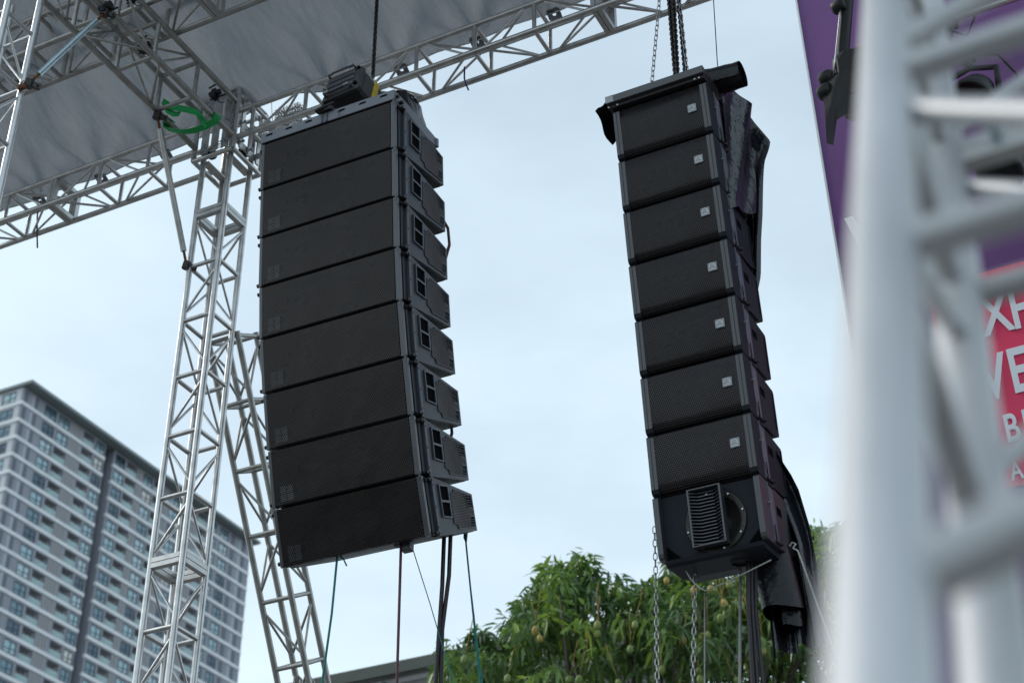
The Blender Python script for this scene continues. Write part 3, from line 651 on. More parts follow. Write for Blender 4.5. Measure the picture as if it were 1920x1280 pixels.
MB().prism_x([(.022,-.392),(.06,-.385),(.30,-.384),(.545,-.348),(.56,-.352),(.56,-.372),(.30,-.425),(.06,-.425),(.03,-.414)], .03, WB-.03).build('bottom_panel', 'cab_b', sb)
cx, cz = .352, -.215
MB().lathe([(.183,.050),(.184,.041),(.176,.037),(.171,.043),(.166,.041),(.160,.047),(.152,.044),(.146,.056)], (cx,0,cz), (0,1,0), 40).build('cone_ring', 'steel_dark', sb)
MB().lathe([(.168,.056),(.158,.050),(.146,.060),(.07,.125),(.055,.112),(.03,.100),(0.001,.096)], (cx,0,cz), (0,1,0), 40).build('cone', 'cone', sb)
for k in range(8):
    a = 2*math.pi*k/8+.2; MB().tube((cx+.171*math.cos(a),.030,cz+.171*math.sin(a)), (cx+.171*math.cos(a),.044,cz+.171*math.sin(a)), .006, 8).build('cone_screw', 'steel', sb)
hn = empty('horn', (.218, -.020, -.362)); hn.parent = sb
MB().box((0,0,0), (.010,.065,.345)).box((.192,0,0), (.202,.065,.345)).box((.010,0,0), (.192,.062,.006)).box((.010,0,.339), (.192,.062,.345)).build('horn_frame', 'cab_bar', hn)
MB().box((.010,.060,.006), (.192,.0635,.339)).build('horn_back', 'hole', hn)
fin = MB(); fp = [(.010,.002),(.055,.040),(.147,.040),(.192,.002),(.192,.060),(.010,.060)]
fin.add([(x, y, -.0016) for x, y in fp]+[(x, y, .0016 if y < .01 else .004) for x, y in fp], [(5,4,3,2,1,0),(6,7,8,9,10,11)]+[(k, (k+1) % 6, 6+(k+1) % 6, 6+k) for k in range(6)])
fin_me = fin.mesh('fin', 'cab_bar')
for k in range(16): o = link('fin', fin_me, hn); o.location = (0, 0, .020+k*.0203)
for x0, s_ in ((.04, 1), (WB-.04, -1)):
    MB().add([(x0,.045,-.300),(x0,.045,-.384),(x0+s_*.085,.045,-.384),(x0,.051,-.300),(x0,.051,-.384),(x0+s_*.085,.051,-.384)], [(0,1,2),(5,4,3),(0,3,4,1),(1,4,5,2),(2,5,3,0)]).build('corner_port', 'hole', sb)
MB().lathe([(.055,-.434),(.058,-.428),(.058,-.420),(.046,-.420),(.044,-.428)], (.42,.20,0), (0,0,1), 20).build('pole_socket', 'black', sb)
strip_cab = empty('rigging_side', (0, 0, -.385)); strip_cab.parent = sb
strip_parts(strip_cab, WB)
# cap frame
cf = empty('cap_frame', (BX, topB[0], topB[1]), (R(6), 0, 0)); tag(cf, 'black steel cap frame with a pale corner sticker on top of the right stack', 'rigging frame')
MB().bbox((-.022,-.055,.030), (WB+.008,-.025,.085), .003).build('front_beam', 'cheek', cf)
MB().bbox((-.018,-.03,.004), (WB+.004,.52,.034), .003).build('base_plate', 'black', cf)
for x in (-.02, WB-.012): MB().bbox((x,-.025,.034), (x+.02,.52,.082), .003).build('side_beam', 'black', cf)
MB().bbox((-.0225,-.058,.031), (.035,-.0545,.084), .001).build('sticker', 'silver', cf)
for x in (-.012, .05, WB-.03, WB-.06): MB().tube((x,-.034,.014), (x,-.026,.014), .007, 8).build('bolt', 'steel', cf)
# rolled rain cover on top
rc_ = empty('rain_cover', (BX+.33, 7.84, 8.97)); tag(rc_, 'black vinyl rain cover rolled on the right stack and hanging down its back', 'cover')
sp = []
for x in np.linspace(-.36, .50, 19):
    row = []
    for a in np.linspace(0, 5.2*math.pi, 46):
        rad = .026+.0125*a/math.pi; rad *= 1+.06*math.sin(x*17+a*.7)+.03*math.sin(x*40+2*a)
        sg = .02*math.sin(x*6)
        row.append((x, rad*1.15*math.cos(a), rad*math.sin(a)*1.15+sg+(.03 if x < -.4 else 0)))
    sp.append(row)
MB().grid(sp).build('top_roll', 'vinyl', rc_)
# left folded flap
MB().grid([[(-.33-.115*s_+.01*math.sin(7*t), -.26+.26*t, -.055-.03*s_-.15*s_*(.35+.65*t)+.010*math.sin(9*s_+4*t)) for s_ in np.linspace(0, 1, 9)] for t in np.linspace(0, 1, 9)]).build('left_flap', 'vinyl', rc_)
# back drape: right edge profile by height
zz = [9.10, 8.95, 8.78, 8.60, 8.42, 8.15, 7.96, 7.70, 7.45, 7.1, 6.6, 6.25, 6.0, 5.63, 5.27]
xr = [-2.42, -2.36, -2.275, -2.315, -2.335, -2.365, -2.395, -2.425, -2.50, -2.56, -2.50, -2.385, -2.345, -2.325, -2.295]
rows = []
for zc, xe in zip(np.interp(np.linspace(0, 14, 90), range(15), zz), np.interp(np.linspace(0, 14, 90), range(15), xr)):
    row = []; xl = -2.95 if zc > 6.3 else -2.95+.30*min(1, (6.3-zc)/.4)
    for t in np.linspace(0, 1, 34):
        x = xl+(xe-xl)*t; y = 8.34+(0 if zc > 6.4 else .16)+.045*math.sin(t*19+zc*1.4)+.03*math.sin(t*31-zc*2.3)+(.05*math.exp(-((zc-8.75)/.15)**2) if t > .8 else 0)-.02
        row.append((x-rc_.location.x, y-rc_.location.y, zc-rc_.location.z+.01*math.sin(t*14)))
    rows.append(row)
MB().grid(rows).build('back_drape', 'vinyl_gloss', rc_)
# front fold beside the upper cabinets
MB().grid([[(BX+WB+.012+.045*t+.05*t*(1-s_)+.012*math.sin(9*t+6*s_)-rc_.location.x, 7.86+.36*t-.015*math.sin(8*s_)-rc_.location.y, 9.06-1.12*s_*(1-.18*t)-rc_.location.z+.02*math.sin(6*t)) for t in np.linspace(0, 1, 16)] for s_ in np.linspace(0, 1, 30)]).build('side_fold', 'vinyl_gloss', rc_)
# rolled tail under the cabinet
def tail(nm, cx_, cy_, r_, z0, z1, turns, grow, skew):
    rows = []
    for zc in np.linspace(z0, z1, 16):
        rows.append([(cx_+skew*(z0-zc)+(r_+grow*a/6.28)*math.cos(a)*(1+.04*math.sin(3*a+zc*6)), cy_+(r_+grow*a/6.28)*math.sin(a), zc+.012*math.sin(2*a)) for a in np.linspace(.5, .5+turns*6.28, int(30*turns))])
    MB().grid([[(x-rc_.location.x, y-rc_.location.y, zc-rc_.location.z) for x, y, zc in row] for row in rows]).build(nm, 'vinyl', rc_)
tail('hanging_roll', -2.565, 8.37, .105, 5.86, 5.46, 1.15, .015, .10)
tail('inner_roll', -2.50, 8.40, .045, 5.62, 5.37, 1.5, .015, .06)

# ------------------------------------------------------------------ ropes and cables
def line(name, label, pts, r, m, cat, n=7):
    p0 = Vector(pts[0]); o = MB().path([Vector(p)-p0 for p in pts], r, n).build(name, m); o.location = p0; return tag(o, label, cat)
RP = [
 ('rope', 'green rope tied under the lower left corner of the left stack', [(-5.252,7.95,6.26),(-5.257,7.95,6.219),(-5.271,7.95,5.843),(-5.309,7.95,5.397),(-5.45,7.95,4.0)], .0075, 'rope_green', 'rope'),
 ('rope', 'short loose tail of green rope curling under the left stack', [(-5.255,7.95,6.235),(-5.242,7.95,6.232),(-5.209,7.95,6.205),(-5.182,7.95,6.151)], .005, 'rope_green', 'rope'),
 ('cable', 'thin dark cable dropping from the bracket under the left stack', [(-4.791,7.95,6.26),(-4.786,7.95,5.745),(-4.782,7.95,5.285),(-4.76,7.95,4.0)], .009, 'cable_red', 'cable'),
 ('guy_line', 'thin green guy line slanting down from under the left stack', [(-4.86,8.1,6.44),(-4.659,8.1,5.849),(-4.484,8.1,5.30),(-4.08,8.1,4.0)], .0032, 'rope_green', 'rope'),
 ('cable', 'thick dark cable on the left of the pair below the left stack', [(-4.650,8.25,6.60),(-4.654,8.25,6.411),(-4.66,8.25,6.019),(-4.68,8.25,5.596),(-4.692,8.25,5.358),(-4.74,8.25,4.0)], .014, 'cable', 'cable'),
 ('cable', 'thick dark cable on the right of the pair below the left stack', [(-4.620,8.27,6.60),(-4.618,8.27,6.425),(-4.624,8.27,6.097),(-4.664,8.27,5.742),(-4.664,8.27,5.363),(-4.68,8.27,4.0)], .014, 'cable', 'cable'),
 ('rope', 'green rope hanging from the rear corner of the left stack beside the mango tree', [(-4.65,8.5,6.62),(-4.644,8.5,6.537),(-4.595,8.5,6.108),(-4.535,8.5,5.626),(-4.507,8.5,5.412),(-4.32,8.5,4.0)], [.006,.006,.006,.009,.012,.012], 'rope_green', 'rope'),
 ('rope', 'short knotted rope loop at the rear corner of the left stack', [(-4.650,8.5,6.56),(-4.625,8.5,6.50),(-4.631,8.5,6.43),(-4.645,8.5,6.47),(-4.644,8.5,6.55)], .006, 'rope_green', 'rope'),
 ('rope', 'pale straight rope hanging below the right stack', [(-2.73,8.35,5.95),(-2.744,8.35,5.767),(-2.804,8.35,5.083),(-2.90,8.35,4.0)], .009, 'rope', 'rope'),
 ('rope', 'thin pale cord hanging beside the middle chain of the right stack', [(-2.953,8.3,5.64),(-2.992,8.3,5.1),(-3.06,8.3,4.0)], .0045, 'rope', 'rope'),
 ('cable', 'leftmost black cable of the bunch below the right stack', [(-2.63,8.2,5.95),(-2.649,8.2,5.702),(-2.668,8.2,5.412),(-2.678,8.2,5.007),(-2.70,8.2,4.0)], .013, 'cable', 'cable'),
 ('cable', 'middle black cable of the bunch below the right stack', [(-2.62,8.22,5.95),(-2.637,8.22,5.702),(-2.652,8.22,5.417),(-2.66,8.22,5.011),(-2.67,8.22,4.0)], .012, 'cable', 'cable'),
 ('cable', 'rightmost black cable of the bunch below the right stack', [(-2.61,8.24,5.95),(-2.618,8.24,5.698),(-2.640,8.24,5.424),(-2.634,8.24,5.016),(-2.64,8.24,4.0)], .012, 'cable', 'cable'),
 ('tie_line', 'thin grey cord sagging across beneath the right stack', [(-2.985,8.1,5.70),(-2.957,8.1,5.64),(-2.915,8.1,5.585),(-2.879,8.1,5.555),(-2.756,8.1,5.578),(-2.626,8.1,5.615),(-2.478,8.1,5.658)], .0042, 'rope', 'rope'),
 ('guy_line', 'pale cord running down right from the hanging cover of the right stack', [(-2.335,8.0,5.665),(-2.318,8.0,5.685),(-2.300,8.0,5.672),(-2.318,8.0,5.650),(-2.293,8.0,5.63),(-2.259,8.0,5.483),(-2.213,8.0,5.271),(-2.06,8.0,4.6)], .0048, 'rope', 'rope'),
 ('guy_line', 'thin dark line rising from the rolled cover on the right stack', [(-2.520,8.1,9.2),(-2.517,8.1,9.416),(-2.502,8.1,9.99),(-2.47,8.1,10.9)], .0035, 'steel_dark', 'rope'),
 ('guy_line', 'thin dark line hanging by the chain bundle at the corner block', [(-6.80,8.9,11.0),(-6.858,8.9,11.30),(-6.899,8.9,11.62)], .003, 'steel_dark', 'rope'),
]
for nm, lab, pts, r_, m_, cat in RP: line(nm, lab, pts, r_, m_, cat)
chain('hanging_chain', 'long pale chain hanging at the left edge of the right stack', [(-3.181,8.15,6.05),(-3.192,8.15,5.665),(-3.26,8.15,4.0)], 'steel', ll=.046, wr=.0034, wd=.0112)
chain('hanging_chain', 'long pale chain hanging below the middle of the right stack', [(-2.958,8.2,5.80),(-3.025,8.2,5.07),(-3.13,8.2,4.0)], 'steel', ll=.046, wr=.0034, wd=.0112)
bk = empty('cable_bracket', (-4.80, 7.98, 6.215)); tag(bk, 'small grey bracket under the lowest cabinet of the left stack', 'bracket')
MB().bbox((-.05,-.02,.0), (.03,.02,.05), .004).build('bracket_plate', 'cab_bar', bk); MB().bbox((.0,-.03,-.045), (.07,.03,.015), .006).build('bracket_jaw', 'cab_bar', bk)

# ------------------------------------------------------------------ banner wall with lettering
BY = 10.0
bw = empty('banner_wall', (-2.14, BY, 0), (0, R(-1.2), 0)); tag(bw, 'tall purple stage banner with a red lettered panel at the right', 'banner')
MB().bbox((.012,0,4.2), (2.3,.06,13.5), .004).build('purple_sheet', 'purple', bw)
MB().bbox((0,-.012,4.2), (.018,.07,13.5), .003).build('edge_trim', 'band', bw)
MB().bbox((.60,-.012,6.74), (2.28,.004,8.44), .002).build('red_panel', 'red', bw)
def glyph(ch, x, z, size, par, m='letter', y=-.020, bold=.018):
    cu_ = bpy.data.curves.new('letter', 'FONT'); cu_.body = ch; cu_.size = size; cu_.offset = bold*size; cu_.extrude = .004
    tmp = bpy.data.objects.new('tmp', cu_); COL.objects.link(tmp)
    dg = bpy.context.evaluated_depsgraph_get(); dg.update(); me = bpy.data.meshes.new_from_object(tmp.evaluated_get(dg)); bpy.data.objects.remove(tmp)
    me.materials.clear(); me.materials.append(M[m]); o = link('letter', me, par); o.location = (x, y, z); o.rotation_euler = (R(90), 0, 0); o.scale = (.62, 1, 1); return o
for ch, x, z, s_ in (('X',.93,7.915,.47),('H',1.125,7.91,.47),('V',.835,7.415,.49),('E',1.03,7.42,.49),('B',.922,7.067,.295),('U',1.05,7.07,.295),('P',.735,6.785,.19),('A',.905,6.785,.19),('V',.12,8.68,.82),('C',1.40,8.87,.42)): glyph(ch, x, z, s_, bw)

# black rig in front of the banner
rg = empty('stage_light', (-1.87, 9.0, 9.4)); tag(rg, 'black hanging stage light with draped cover left of the near blurred truss', 'stage light')
MB().path([(.14,0,1.2),(.09,0,.95),(.03,0,.62),(-.02,0,.30),(-.05,.0,.20)], .05, 10).build('yoke_arm', 'black', rg)
MB().path([(.10,-.06,1.15),(.05,-.06,.85),(-.02,-.06,.50),(-.06,-.06,.32)], .009, 6).build('safety_rope', 'steel', rg)
MB().lathe([(.0,-.05),(.045,-.05),(.055,-.03),(.055,.03),(.045,.05),(0,.05)], (.055,-.05,.97), (1,-.3,0), 16).build('knob', 'black', rg)
MB().lathe([(.0,-.05),(.045,-.05),(.06,-.03),(.06,.03),(.045,.05),(0,.05)], (-.11,-.05,.33), (1,-.3,0), 16).build('knob', 'black', rg)
MB().bbox((-.06,-.08,.05), (.40,.22,.55), .05).build('housing', 'black', rg)
MB().grid([[(-.16+.42*t+.015*math.sin(3*k/7+5*t), -.10+.03*math.cos(7*t+k*.5), .28+(np.interp(t, [0,.12,.24,.6,1], [-.32,-.34,-.10,-.02,-.12])-.28)*k/7) for t in np.linspace(0, 1, 18)] for k in range(8)]).build('cover', 'black', rg)
MB().lathe([(.0,-.05),(.05,-.05),(.06,-.03),(.06,.03),(.05,.05),(0,.05)], (-.13,-.06,.20), (1,-.3,0), 16).build('knob', 'black', rg)
def lamp(label, p, s_):
    e = empty('stage_light', p); tag(e, label, 'stage light')
    MB().lathe([(.0,-.16*s_),(.09*s_,-.16*s_),(.13*s_,-.08*s_),(.15*s_,.08*s_),(.15*s_,.16*s_),(.13*s_,.16*s_),(.12*s_,.12*s_),(0,.11*s_)], (0,0,0), (-.2,-.6,-.75), 20).build('housing', 'black', e)
    MB().path([(-.17*s_,0,0),(-.18*s_,.02,.20*s_),(0,.03,.27*s_),(.18*s_,.02,.20*s_),(.17*s_,0,0)], .022*s_, 8).build('yoke', 'black', e)
    MB().tube((0,.03,.27*s_), (0,.03,.42*s_), .03*s_, 10).bbox((-.05*s_,-.03,.36*s_), (.05*s_,.09,.46*s_), .006).build('hook_clamp', 'steel_dark', e)
    MB().path([(.1*s_,.1,.1*s_),(.22*s_,.12,.0),(.30*s_,.12,.15*s_),(.2*s_,.1,.38*s_),(0,.05,.42*s_)], .010, 6).build('power_cable', 'black', e)
lamp('black spotlight behind the upper rungs of the near blurred truss', (-1.02, 9.1, 9.30), 1.0)
lamp('black spotlight half hidden by the lower bolted rung of the near blurred truss', (-.92, 9.1, 8.62), 1.0)
lamp('black spotlight at the top right behind the near blurred truss', (-1.22, 9.1, 9.95), 1.0)
lp = empty('light_pipe', (-2.0, 9.05, 9.80)); tag(lp, 'pale horizontal lighting pipe behind the near blurred truss', 'pipe')
for z_ in (-.03, .24): o = link('pipe', stick(.025, 4.0, 12, 'alu'), lp); o.matrix_local = frame_to((.72,.05,z_), (4.72,.05,z_))

# ------------------------------------------------------------------ apartment building
FX, Y0, YG0, YG1, Y1, ZT, FH = -169.8, 164.3, 184.8, 187.0, 227.3, 140.7, 3.095
bld = empty('apartment_building', (FX, Y0, 0)); tag(bld, 'tall grey apartment block with white floor bands and balconies, blurred behind the tower', 'building')
NF = 21
def fz(i): return ZT-2.6-FH*i      # top of band i (slab line below row i)
W_, B_, L_, S_ = 'W', 'B', 'L', 'S'
cols1 = [(S_,.4,4.4), (W_,5.2,7.9), (B_,8.6,11.4), (L_,11.7,14.4), (B_,14.8,17.5), (W_,18.0,20.2)]
cols2 = [(W_,.5,3.0), (B_,3.5,6.2), (L_,6.4,7.7), (W_,8.1,10.6), (B_,11.1,13.8), (L_,14.1,15.3), (W_,15.8,18.2), (B_,18.7,21.4), (L_,21.7,23.6), (B_,24.0,26.7), (W_,27.2,29.6), (W_,30.9,33.3), (S_,34.3,39.8)]
wallm = MB(); bandm = MB(); stripe_d = MB(); stripe_l = MB(); louv = MB()
pc = {}
def piece(nm, sz, m, loc):
    k = (nm, sz, m)
    if k not in pc: pc[k] = MB().box((0,0,0), sz).mesh(nm, m)
    o = link(nm, pc[k], bld); o.location = loc
def cut_wall(y0, y1, z0, z1): wallm.box((-.35, y0, z0), (0, y1, z1))
wf = MB()
WH = 1.95
def win_mesh(wd):
    f = MB(); t = .10
    for a, b in (((-.12,0,0),(.05,t,WH)), ((-.12,wd-t,0),(.05,wd,WH)), ((-.12,t,WH-t),(.05,wd-t,WH)), ((-.12,t,0),(.05,wd-t,t)), ((-.12,wd*.56-.05,t),(.04,wd*.56+.05,WH-t)), ((-.12,t,WH*.33),(.03,wd*.56-.05,WH*.33+.07)), ((-.12,wd*.56+.05,WH*.42),(.03,wd-t,WH*.42+.07))): f.box(a, b)
    return f.mesh('window', 'winframe'), MB().box((-.10,t,t), (-.04,wd-t,WH-t)).mesh('pane', 'glass')
wcache = {}
bal_cache = {}
def block(y_base, cols, ylen, rows):
    for i in range(rows):
        zb = fz(i); zt = zb+FH-.62 if i else ZT       # opening row lies above band i
        cur = 0
        for k, a, b in cols:
            kk = k
            if k == 'B' and i < 2 and y_base == 0 and a < 10: kk = 'W'
            if kk == 'W':
                a2, b2 = a, b if b-a < 2.75 else a+2.6; cut_wall(y_base+cur, y_base+a2, zb, zt); cut_wall(y_base+a2, y_base+b2, zb, zb+.18); cut_wall(y_base+a2, y_base+b2, zb+.18+WH, zt)
                wd = round(b2-a2, 2)
                if wd not in wcache: wcache[wd] = win_mesh(wd)
                o = link('window', wcache[wd][0], bld); o.location = (0, y_base+a2, zb+.18); p = link('pane', wcache[wd][1], o); cur = b2
            elif kk == 'B':
                cut_wall(y_base+cur, y_base+a, zb, zt); cut_wall(y_base+a, y_base+b, zb+2.25, zt); wd = round(b-a, 2)
                if wd not in bal_cache:
                    bal_cache[wd] = (MB().box((-1.5,0,0), (-1.4,wd,2.25)).box((-1.4,-.08,0), (-.36,0,2.25)).box((-1.4,wd,0), (-.36,wd+.08,2.25)).box((-1.4,0,2.25), (-.36,wd,2.33)).mesh('recess', 'wall_lit_pale'),
                        MB().box((-1.40,.3,.02), (-1.34,wd-.5,2.0)).mesh('door', 'dark'), MB().box((-.05,.03,.04), (0,wd-.03,1.08)).mesh('rail', 'rail'))
                o = link('balcony', bal_cache[wd][0], bld); o.location = (0, y_base+a, zb)
                for me in bal_cache[wd][1:]: link(me.name.split('.')[0], me, o)
                cur = b
            elif kk == 'S':
                cut_wall(y_base+cur, y_base+b, zb, zt)
                n_ = 5; ww = (b-a)/n_
                for j in range(n_):
                    if j in (0, 3): piece('stripe_panel', (.05, round(ww-.05,3), 2.23), 'stripe_dark', (0, y_base+a+j*ww, zb+.02))
                    elif j == 2: piece('stripe_panel', (.04, round(ww-.05,3), 2.23), 'stripe_light', (0, y_base+a+j*ww, zb+.02))
                cur = b
            else:
                cut_wall(y_base+cur, y_base+b, zb, zt)
                nn = max(2, int((b-a)/.55))
                for j in range(nn):
                    yy = a+(b-a)*j/nn; piece('louvre', (.08, .28, 2.28), 'louvre', (0, y_base+yy, zb+.02))
                cur = b
        cut_wall(y_base+cur, y_base+ylen, zb, zt)
    for i in range(45):
        z1 = fz(i)
        if z1 < 1: break
        bandm.box((-.36, y_base-(.18 if y_base == 0 else 0), z1-.62), (.16, y_base+ylen+.002, z1-.003))
    wallm.box((-.34, y_base, 0), (-.004, y_base+ylen, fz(rows-1)-.66))
block(0, cols1, YG0-Y0, NF); block(YG1-Y0, cols2, Y1-YG1, NF)
wallm.box((-24, .36, 0), (-1.6, YG0-Y0-.1, ZT-.05)); wallm.box((-24, YG1-Y0+.1, 0), (-1.6, Y1-Y0-.1, ZT-.05)); wallm.box((-24, YG0-Y0, 0), (-3.2, YG1-Y0, ZT-3.0))
wallm.box((-1.55, YG0-Y0-.12, 0), (-.352, YG0-Y0, ZT-.05)); wallm.box((-1.55, YG1-Y0, 0), (-.352, YG1-Y0+.12, ZT-.05)); wallm.box((-1.55, Y1-Y0-.12, 0), (-.352, Y1-Y0, ZT-.05))
# short facade
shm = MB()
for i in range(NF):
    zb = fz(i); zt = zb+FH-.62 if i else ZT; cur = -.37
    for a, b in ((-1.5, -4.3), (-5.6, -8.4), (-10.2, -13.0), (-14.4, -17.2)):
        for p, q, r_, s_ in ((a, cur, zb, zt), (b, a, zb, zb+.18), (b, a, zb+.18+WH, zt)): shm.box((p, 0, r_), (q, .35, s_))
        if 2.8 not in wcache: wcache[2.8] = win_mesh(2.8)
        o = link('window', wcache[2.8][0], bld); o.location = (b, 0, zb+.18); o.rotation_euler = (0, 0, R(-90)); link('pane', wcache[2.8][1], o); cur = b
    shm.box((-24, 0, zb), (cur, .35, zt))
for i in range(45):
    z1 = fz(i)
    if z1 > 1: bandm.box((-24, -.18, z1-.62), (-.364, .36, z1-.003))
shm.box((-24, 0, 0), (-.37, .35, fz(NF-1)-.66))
wallm.build('wall', 'wall', bld); shm.build('end_wall', 'wall_lit_pale', bld); bandm.build('floor_band', 'band', bld);
MB().box((-25, -.5, ZT+.02), (1.9, Y1-Y0+.5, ZT+.55)).build('roof', 'soffit', bld)

# ------------------------------------------------------------------ shed roof
sh = empty('shed_roof', (-24.0, 30.0, 0)); tag(sh, 'low shed roof with dark fascia and pale slatted soffit beyond the cables', 'shed')
SZ = 16.05
MB().bbox((0,-.05,SZ-.26), (22.0,.05,SZ+.03), .01).build('fascia', 'shed_green', sh)
for k in range(11): o = link('slat', stick(.085, 22.0, 12, 'shed_white'), sh); o.matrix_local = frame_to((0,.30+.30*k,SZ-.26), (22,.30+.30*k,SZ-.26))
for x in np.arange(.9, 22, 1.55): MB().bbox((x-.05,.06,SZ-.44), (x+.05,4.0,SZ-.352), .005).build('rafter', 'shed_green', sh)
MB().box((0,.06,SZ+.0), (22,4.2,SZ+.05)).build('roof_sheet', 'shed_white', sh)
for x in (.3, 7, 14, 21.6): MB().box((x-.1,3.6,0), (x+.1,3.8,SZ-.45)).build('post', 'shed_green', sh)

# ------------------------------------------------------------------ mango trees
SIL_X = [780,840,860,890,930,960,985,1010,1035,1060,1085,1110,1125,1150,1170,1190,1215,1240,1300,1400,1480,1505,1530,1560,1620,1700,1800,1920,2050]
SIL_Z = [11.0,11.77,12.31,12.31,12.42,12.6,12.82,13.11,13.48,13.78,13.66,13.40,13.05,13.10,13.25,13.32,13.21,13.34,13.43,13.5,13.57,13.75,14.04,14.22,14.37,14.3,14.15,14.0,13.2]
def sil(s_): return np.interp(960+np.asarray(s_)*3100/27, SIL_X, SIL_Z)
D0 = 24.3
h2, r2 = np.array([h.x, h.y, 0]), np.array([r0.x, r0.y, 0])
def world(s_, d_, z_): return np.outer(s_, r2)+np.outer(d_, h2)+np.outer(z_, np.array([0,0,1.0]))
def leaf_cloud(s0, s1, n_wh, seed):
    g_ = np.random.default_rng(seed)
    s_ = g_.uniform(s0, s1, n_wh); d_ = D0+g_.normal(0, 1, n_wh)*1.25
    top = sil(s_)-.62*np.maximum(0, D0-d_)-.30*np.maximum(0, d_-D0)-.12
    edge = np.minimum(np.clip((s_-s0)/.8, 0, 1), np.clip((s1-s_)/.8, 0, 1))
    dep = np.where(g_.random(n_wh) < .42, g_.exponential(.28, n_wh), g_.uniform(0, 4.6, n_wh))
    top = top+.16*np.sin(s_*5.3)+.12*np.sin(s_*11.7+1); z_ = top-dep; keep = z_ > 8.2
    # clumps: keep fewer leaves in pockets
    px = np.sin(s_*3.1+1.3*np.sin(z_*2.2))+np.sin(z_*3.7+d_*1.9)+np.sin(d_*2.6+s_*1.7)
    keep &= (px > -.75) | (g_.random(n_wh) < .12)
    s_, d_, z_, px = s_[keep], d_[keep], z_[keep], px[keep]; P = world(s_, d_, z_); n_wh = len(s_)
    K = 10; n = n_wh*K
    c = np.repeat(P, K, 0); az = g_.uniform(0, 2*np.pi, n); el = np.radians(g_.normal(-30, 30, n)); ln = g_.uniform(.15, .30, n); wd = ln*g_.uniform(.105, .145, n)
    upw = np.repeat(g_.random(n_wh) < .25, K); el = np.where(upw, el+np.radians(35), el)
    d1 = np.stack([np.cos(az)*np.cos(el), np.sin(az)*np.cos(el), np.sin(el)], 1); sd = np.stack([-np.sin(az), np.cos(az), np.zeros(n)], 1)
    roll = g_.normal(0, .5, n)[:, None]; nrm = np.cross(d1, sd); sd2 = sd*np.cos(roll)+nrm*np.sin(roll); nn = np.cross(d1, sd2)
    c = c+d1*g_.uniform(.0, .06, n)[:, None]+g_.normal(0, .05, (n, 3))
    droop = g_.uniform(.10, .60, n)[:, None]*np.array([0,0,-1.0])
    L1 = ln[:, None]; W1 = wd[:, None]
    def at(t): return c+d1*L1*t+droop*L1*t*t
    fold = .35
    V = np.stack([at(0), at(.32)-sd2*W1+nn*W1*fold, at(.32), at(.32)+sd2*W1+nn*W1*fold, at(.7)-sd2*W1*.72+nn*W1*fold*.7, at(.7), at(.7)+sd2*W1*.72+nn*W1*fold*.7, at(1.0)], 1).reshape(-1, 3)
    base = (np.arange(n)*8)[:, None]
    tri = np.array([[0,2,1],[0,3,2],[1,2,5],[1,5,4],[2,3,6],[2,6,5],[4,5,7],[5,6,7]]).reshape(1, -1)
    T = (base+tri).reshape(-1)
    me = bpy.data.meshes.new('leaves'); me.vertices.add(len(V)); me.vertices.foreach_set('co', V.astype(np.float32).ravel())
    nt_ = len(T)//3; me.loops.add(len(T)); me.loops.foreach_set('vertex_index', T.astype(np.int32)); me.polygons.add(nt_); me.polygons.foreach_set('loop_start', np.arange(0, len(T), 3, dtype=np.int32))
    me.update(calc_edges=True)
    tint = np.clip(np.repeat(g_.normal(.42, .17, n_wh)+.05*px, K)+g_.normal(0, .13, n)+np.repeat(np.where(g_.random(n_wh) < .15, .42, 0), K), 0, 1)
    at_ = me.attributes.new('tint', 'FLOAT', 'POINT'); at_.data.foreach_set('value', np.repeat(tint, 8).astype(np.float32)); me.materials.append(M['leaf']); me.polygons.foreach_set('use_smooth', np.ones(nt_, bool))
    return me, P
def tree(label, s0, s1, n_wh, seed, st, dt):
    base = world([st], [dt], [0])[0]; root = empty('mango_tree', base); tag(root, label, 'tree')
    me, P = leaf_cloud(s0, s1, n_wh, seed); me.transform(Matrix.Translation(-Vector(base))); o = link('crown', me, root); o['kind'] = 'stuff'
    g_ = np.random.default_rng(seed+5)
    MB().path([(0,0,0),(.05,.03,1.5),(-.05,.08,3.2),(.08,.0,5.2),(.0,.1,7.6)], [.38,.30,.27,.24,.20], 12).build('trunk', 'bark', root)
    br = MB()
    idx = g_.choice(len(P), 70, False)
    for j in idx:
        q = P[j]-base; st_ = np.array([.05, .05, 3.6+g_.random()*3.6]); q = q-np.array([0,0,.25]); mid = st_*.55+q*.45+np.array([g_.normal(0,.15), g_.normal(0,.15), .0]); m2 = st_*.2+q*.8+np.array([g_.normal(0,.12), g_.normal(0,.12), -.05])
        br.path([st_, mid, m2, q], [.09, .055, .028, .012], 6)
    br.build('limbs', 'bark', root)
    return root, Vector(base)
t1, b1 = tree('mango tree full of hanging fruit behind and below the right speaker stack', -1.05, 4.9, 2900, 3, 1.9, 24.6)
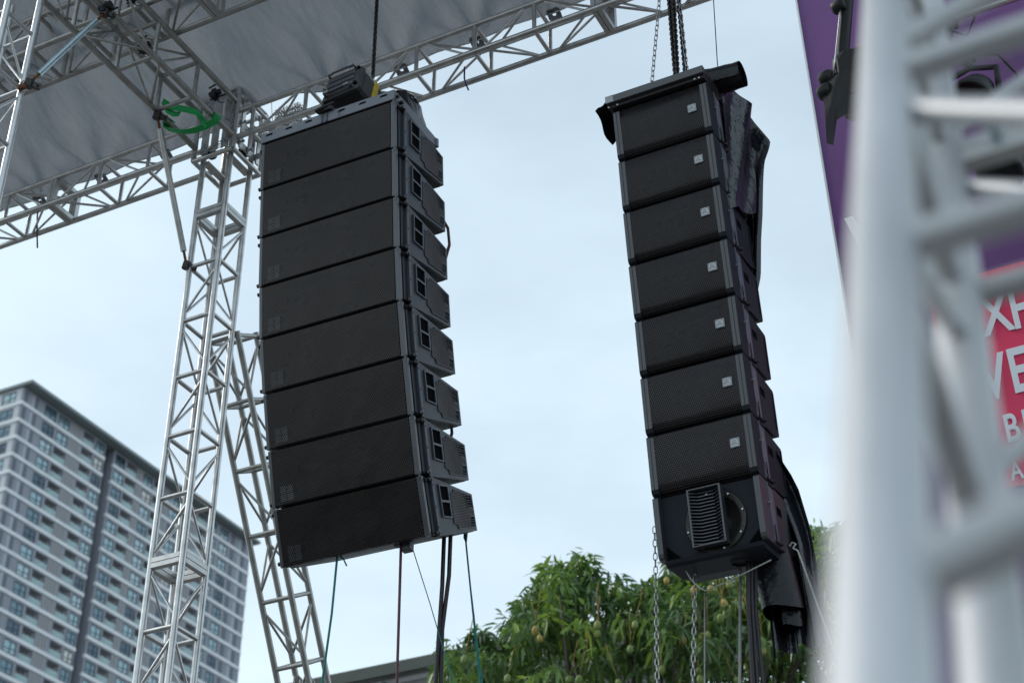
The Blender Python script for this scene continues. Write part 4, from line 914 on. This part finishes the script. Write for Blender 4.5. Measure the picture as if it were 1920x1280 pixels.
t2, b2 = tree('taller mango tree rising at the right behind the near blurred truss', 4.4, 9.6, 1900, 9, 6.8, 24.8)
fruit = MB(); fruit.lathe([(.001,.062),(.022,.058),(.040,.040),(.050,.012),(.049,-.018),(.040,-.045),(.024,-.062),(.001,-.068)], (0,0,0), (.15,0,1), 14); fruit_me = fruit.mesh('mango', 'mango')
stalk_me = MB().path([(0,0,.055),(.01,.0,.20),(-.015,.01,.42),(.01,.0,.62)], .0075, 5).mesh('stalk', 'stalk')
MG = [[-7.97, 19.49, 10.83], [-8.58, 19.6, 10.99], [-9.5, 19.67, 11.0], [-8.11, 19.62, 10.55], [-9.88, 19.4, 10.37], [-9.28, 20.13, 10.51], [-8.84, 19.51, 10.2], [-7.33, 20.85, 11.79], [-7.41, 21.24, 11.93], [-6.95, 20.59, 11.67], [-6.93, 20.25, 11.24], [-6.99, 20.68, 11.34], [-6.91, 19.98, 10.9], [-6.95, 20.33, 11.11], [-7.14, 21.47, 11.8], [-6.61, 20.02, 11.04], [-7.31, 20.35, 10.85], [-7.37, 20.72, 11.03], [-6.48, 20.39, 10.63], [-6.61, 20.82, 10.69], [-7.61, 20.91, 10.61], [-7.36, 20.26, 10.2], [-9.37, 19.25, 10.93], [-10.53, 19.33, 10.75], [-6.55, 20.32, 10.69], [-7.86, 20.5, 11.89], [-6.18, 21.75, 12.07], [-7.42, 20.4, 11.61], [-5.94, 21.63, 11.68], [-7.7, 20.59, 10.98], [-8.37, 19.78, 10.17], [-7.94, 20.31, 10.47], [-8.76, 20.0, 11.05], [-7.16, 21.22, 10.49], [-5.99, 20.53, 10.77]]
for i, p in enumerate(MG):
    s_ = p[0]*r2[0]+p[1]*r2[1]; par, bb = (t1, b1) if s_ < 4.65 else (t2, b2)
    o = link('mango', fruit_me, par); o.location = Vector(p)-bb; k = .86+.22*random.random(); o.scale = (k, k, k*1.08); o.rotation_euler = (random.uniform(-.3,.3), random.uniform(-.3,.3), random.uniform(0,6)); link('stalk', stalk_me, o)
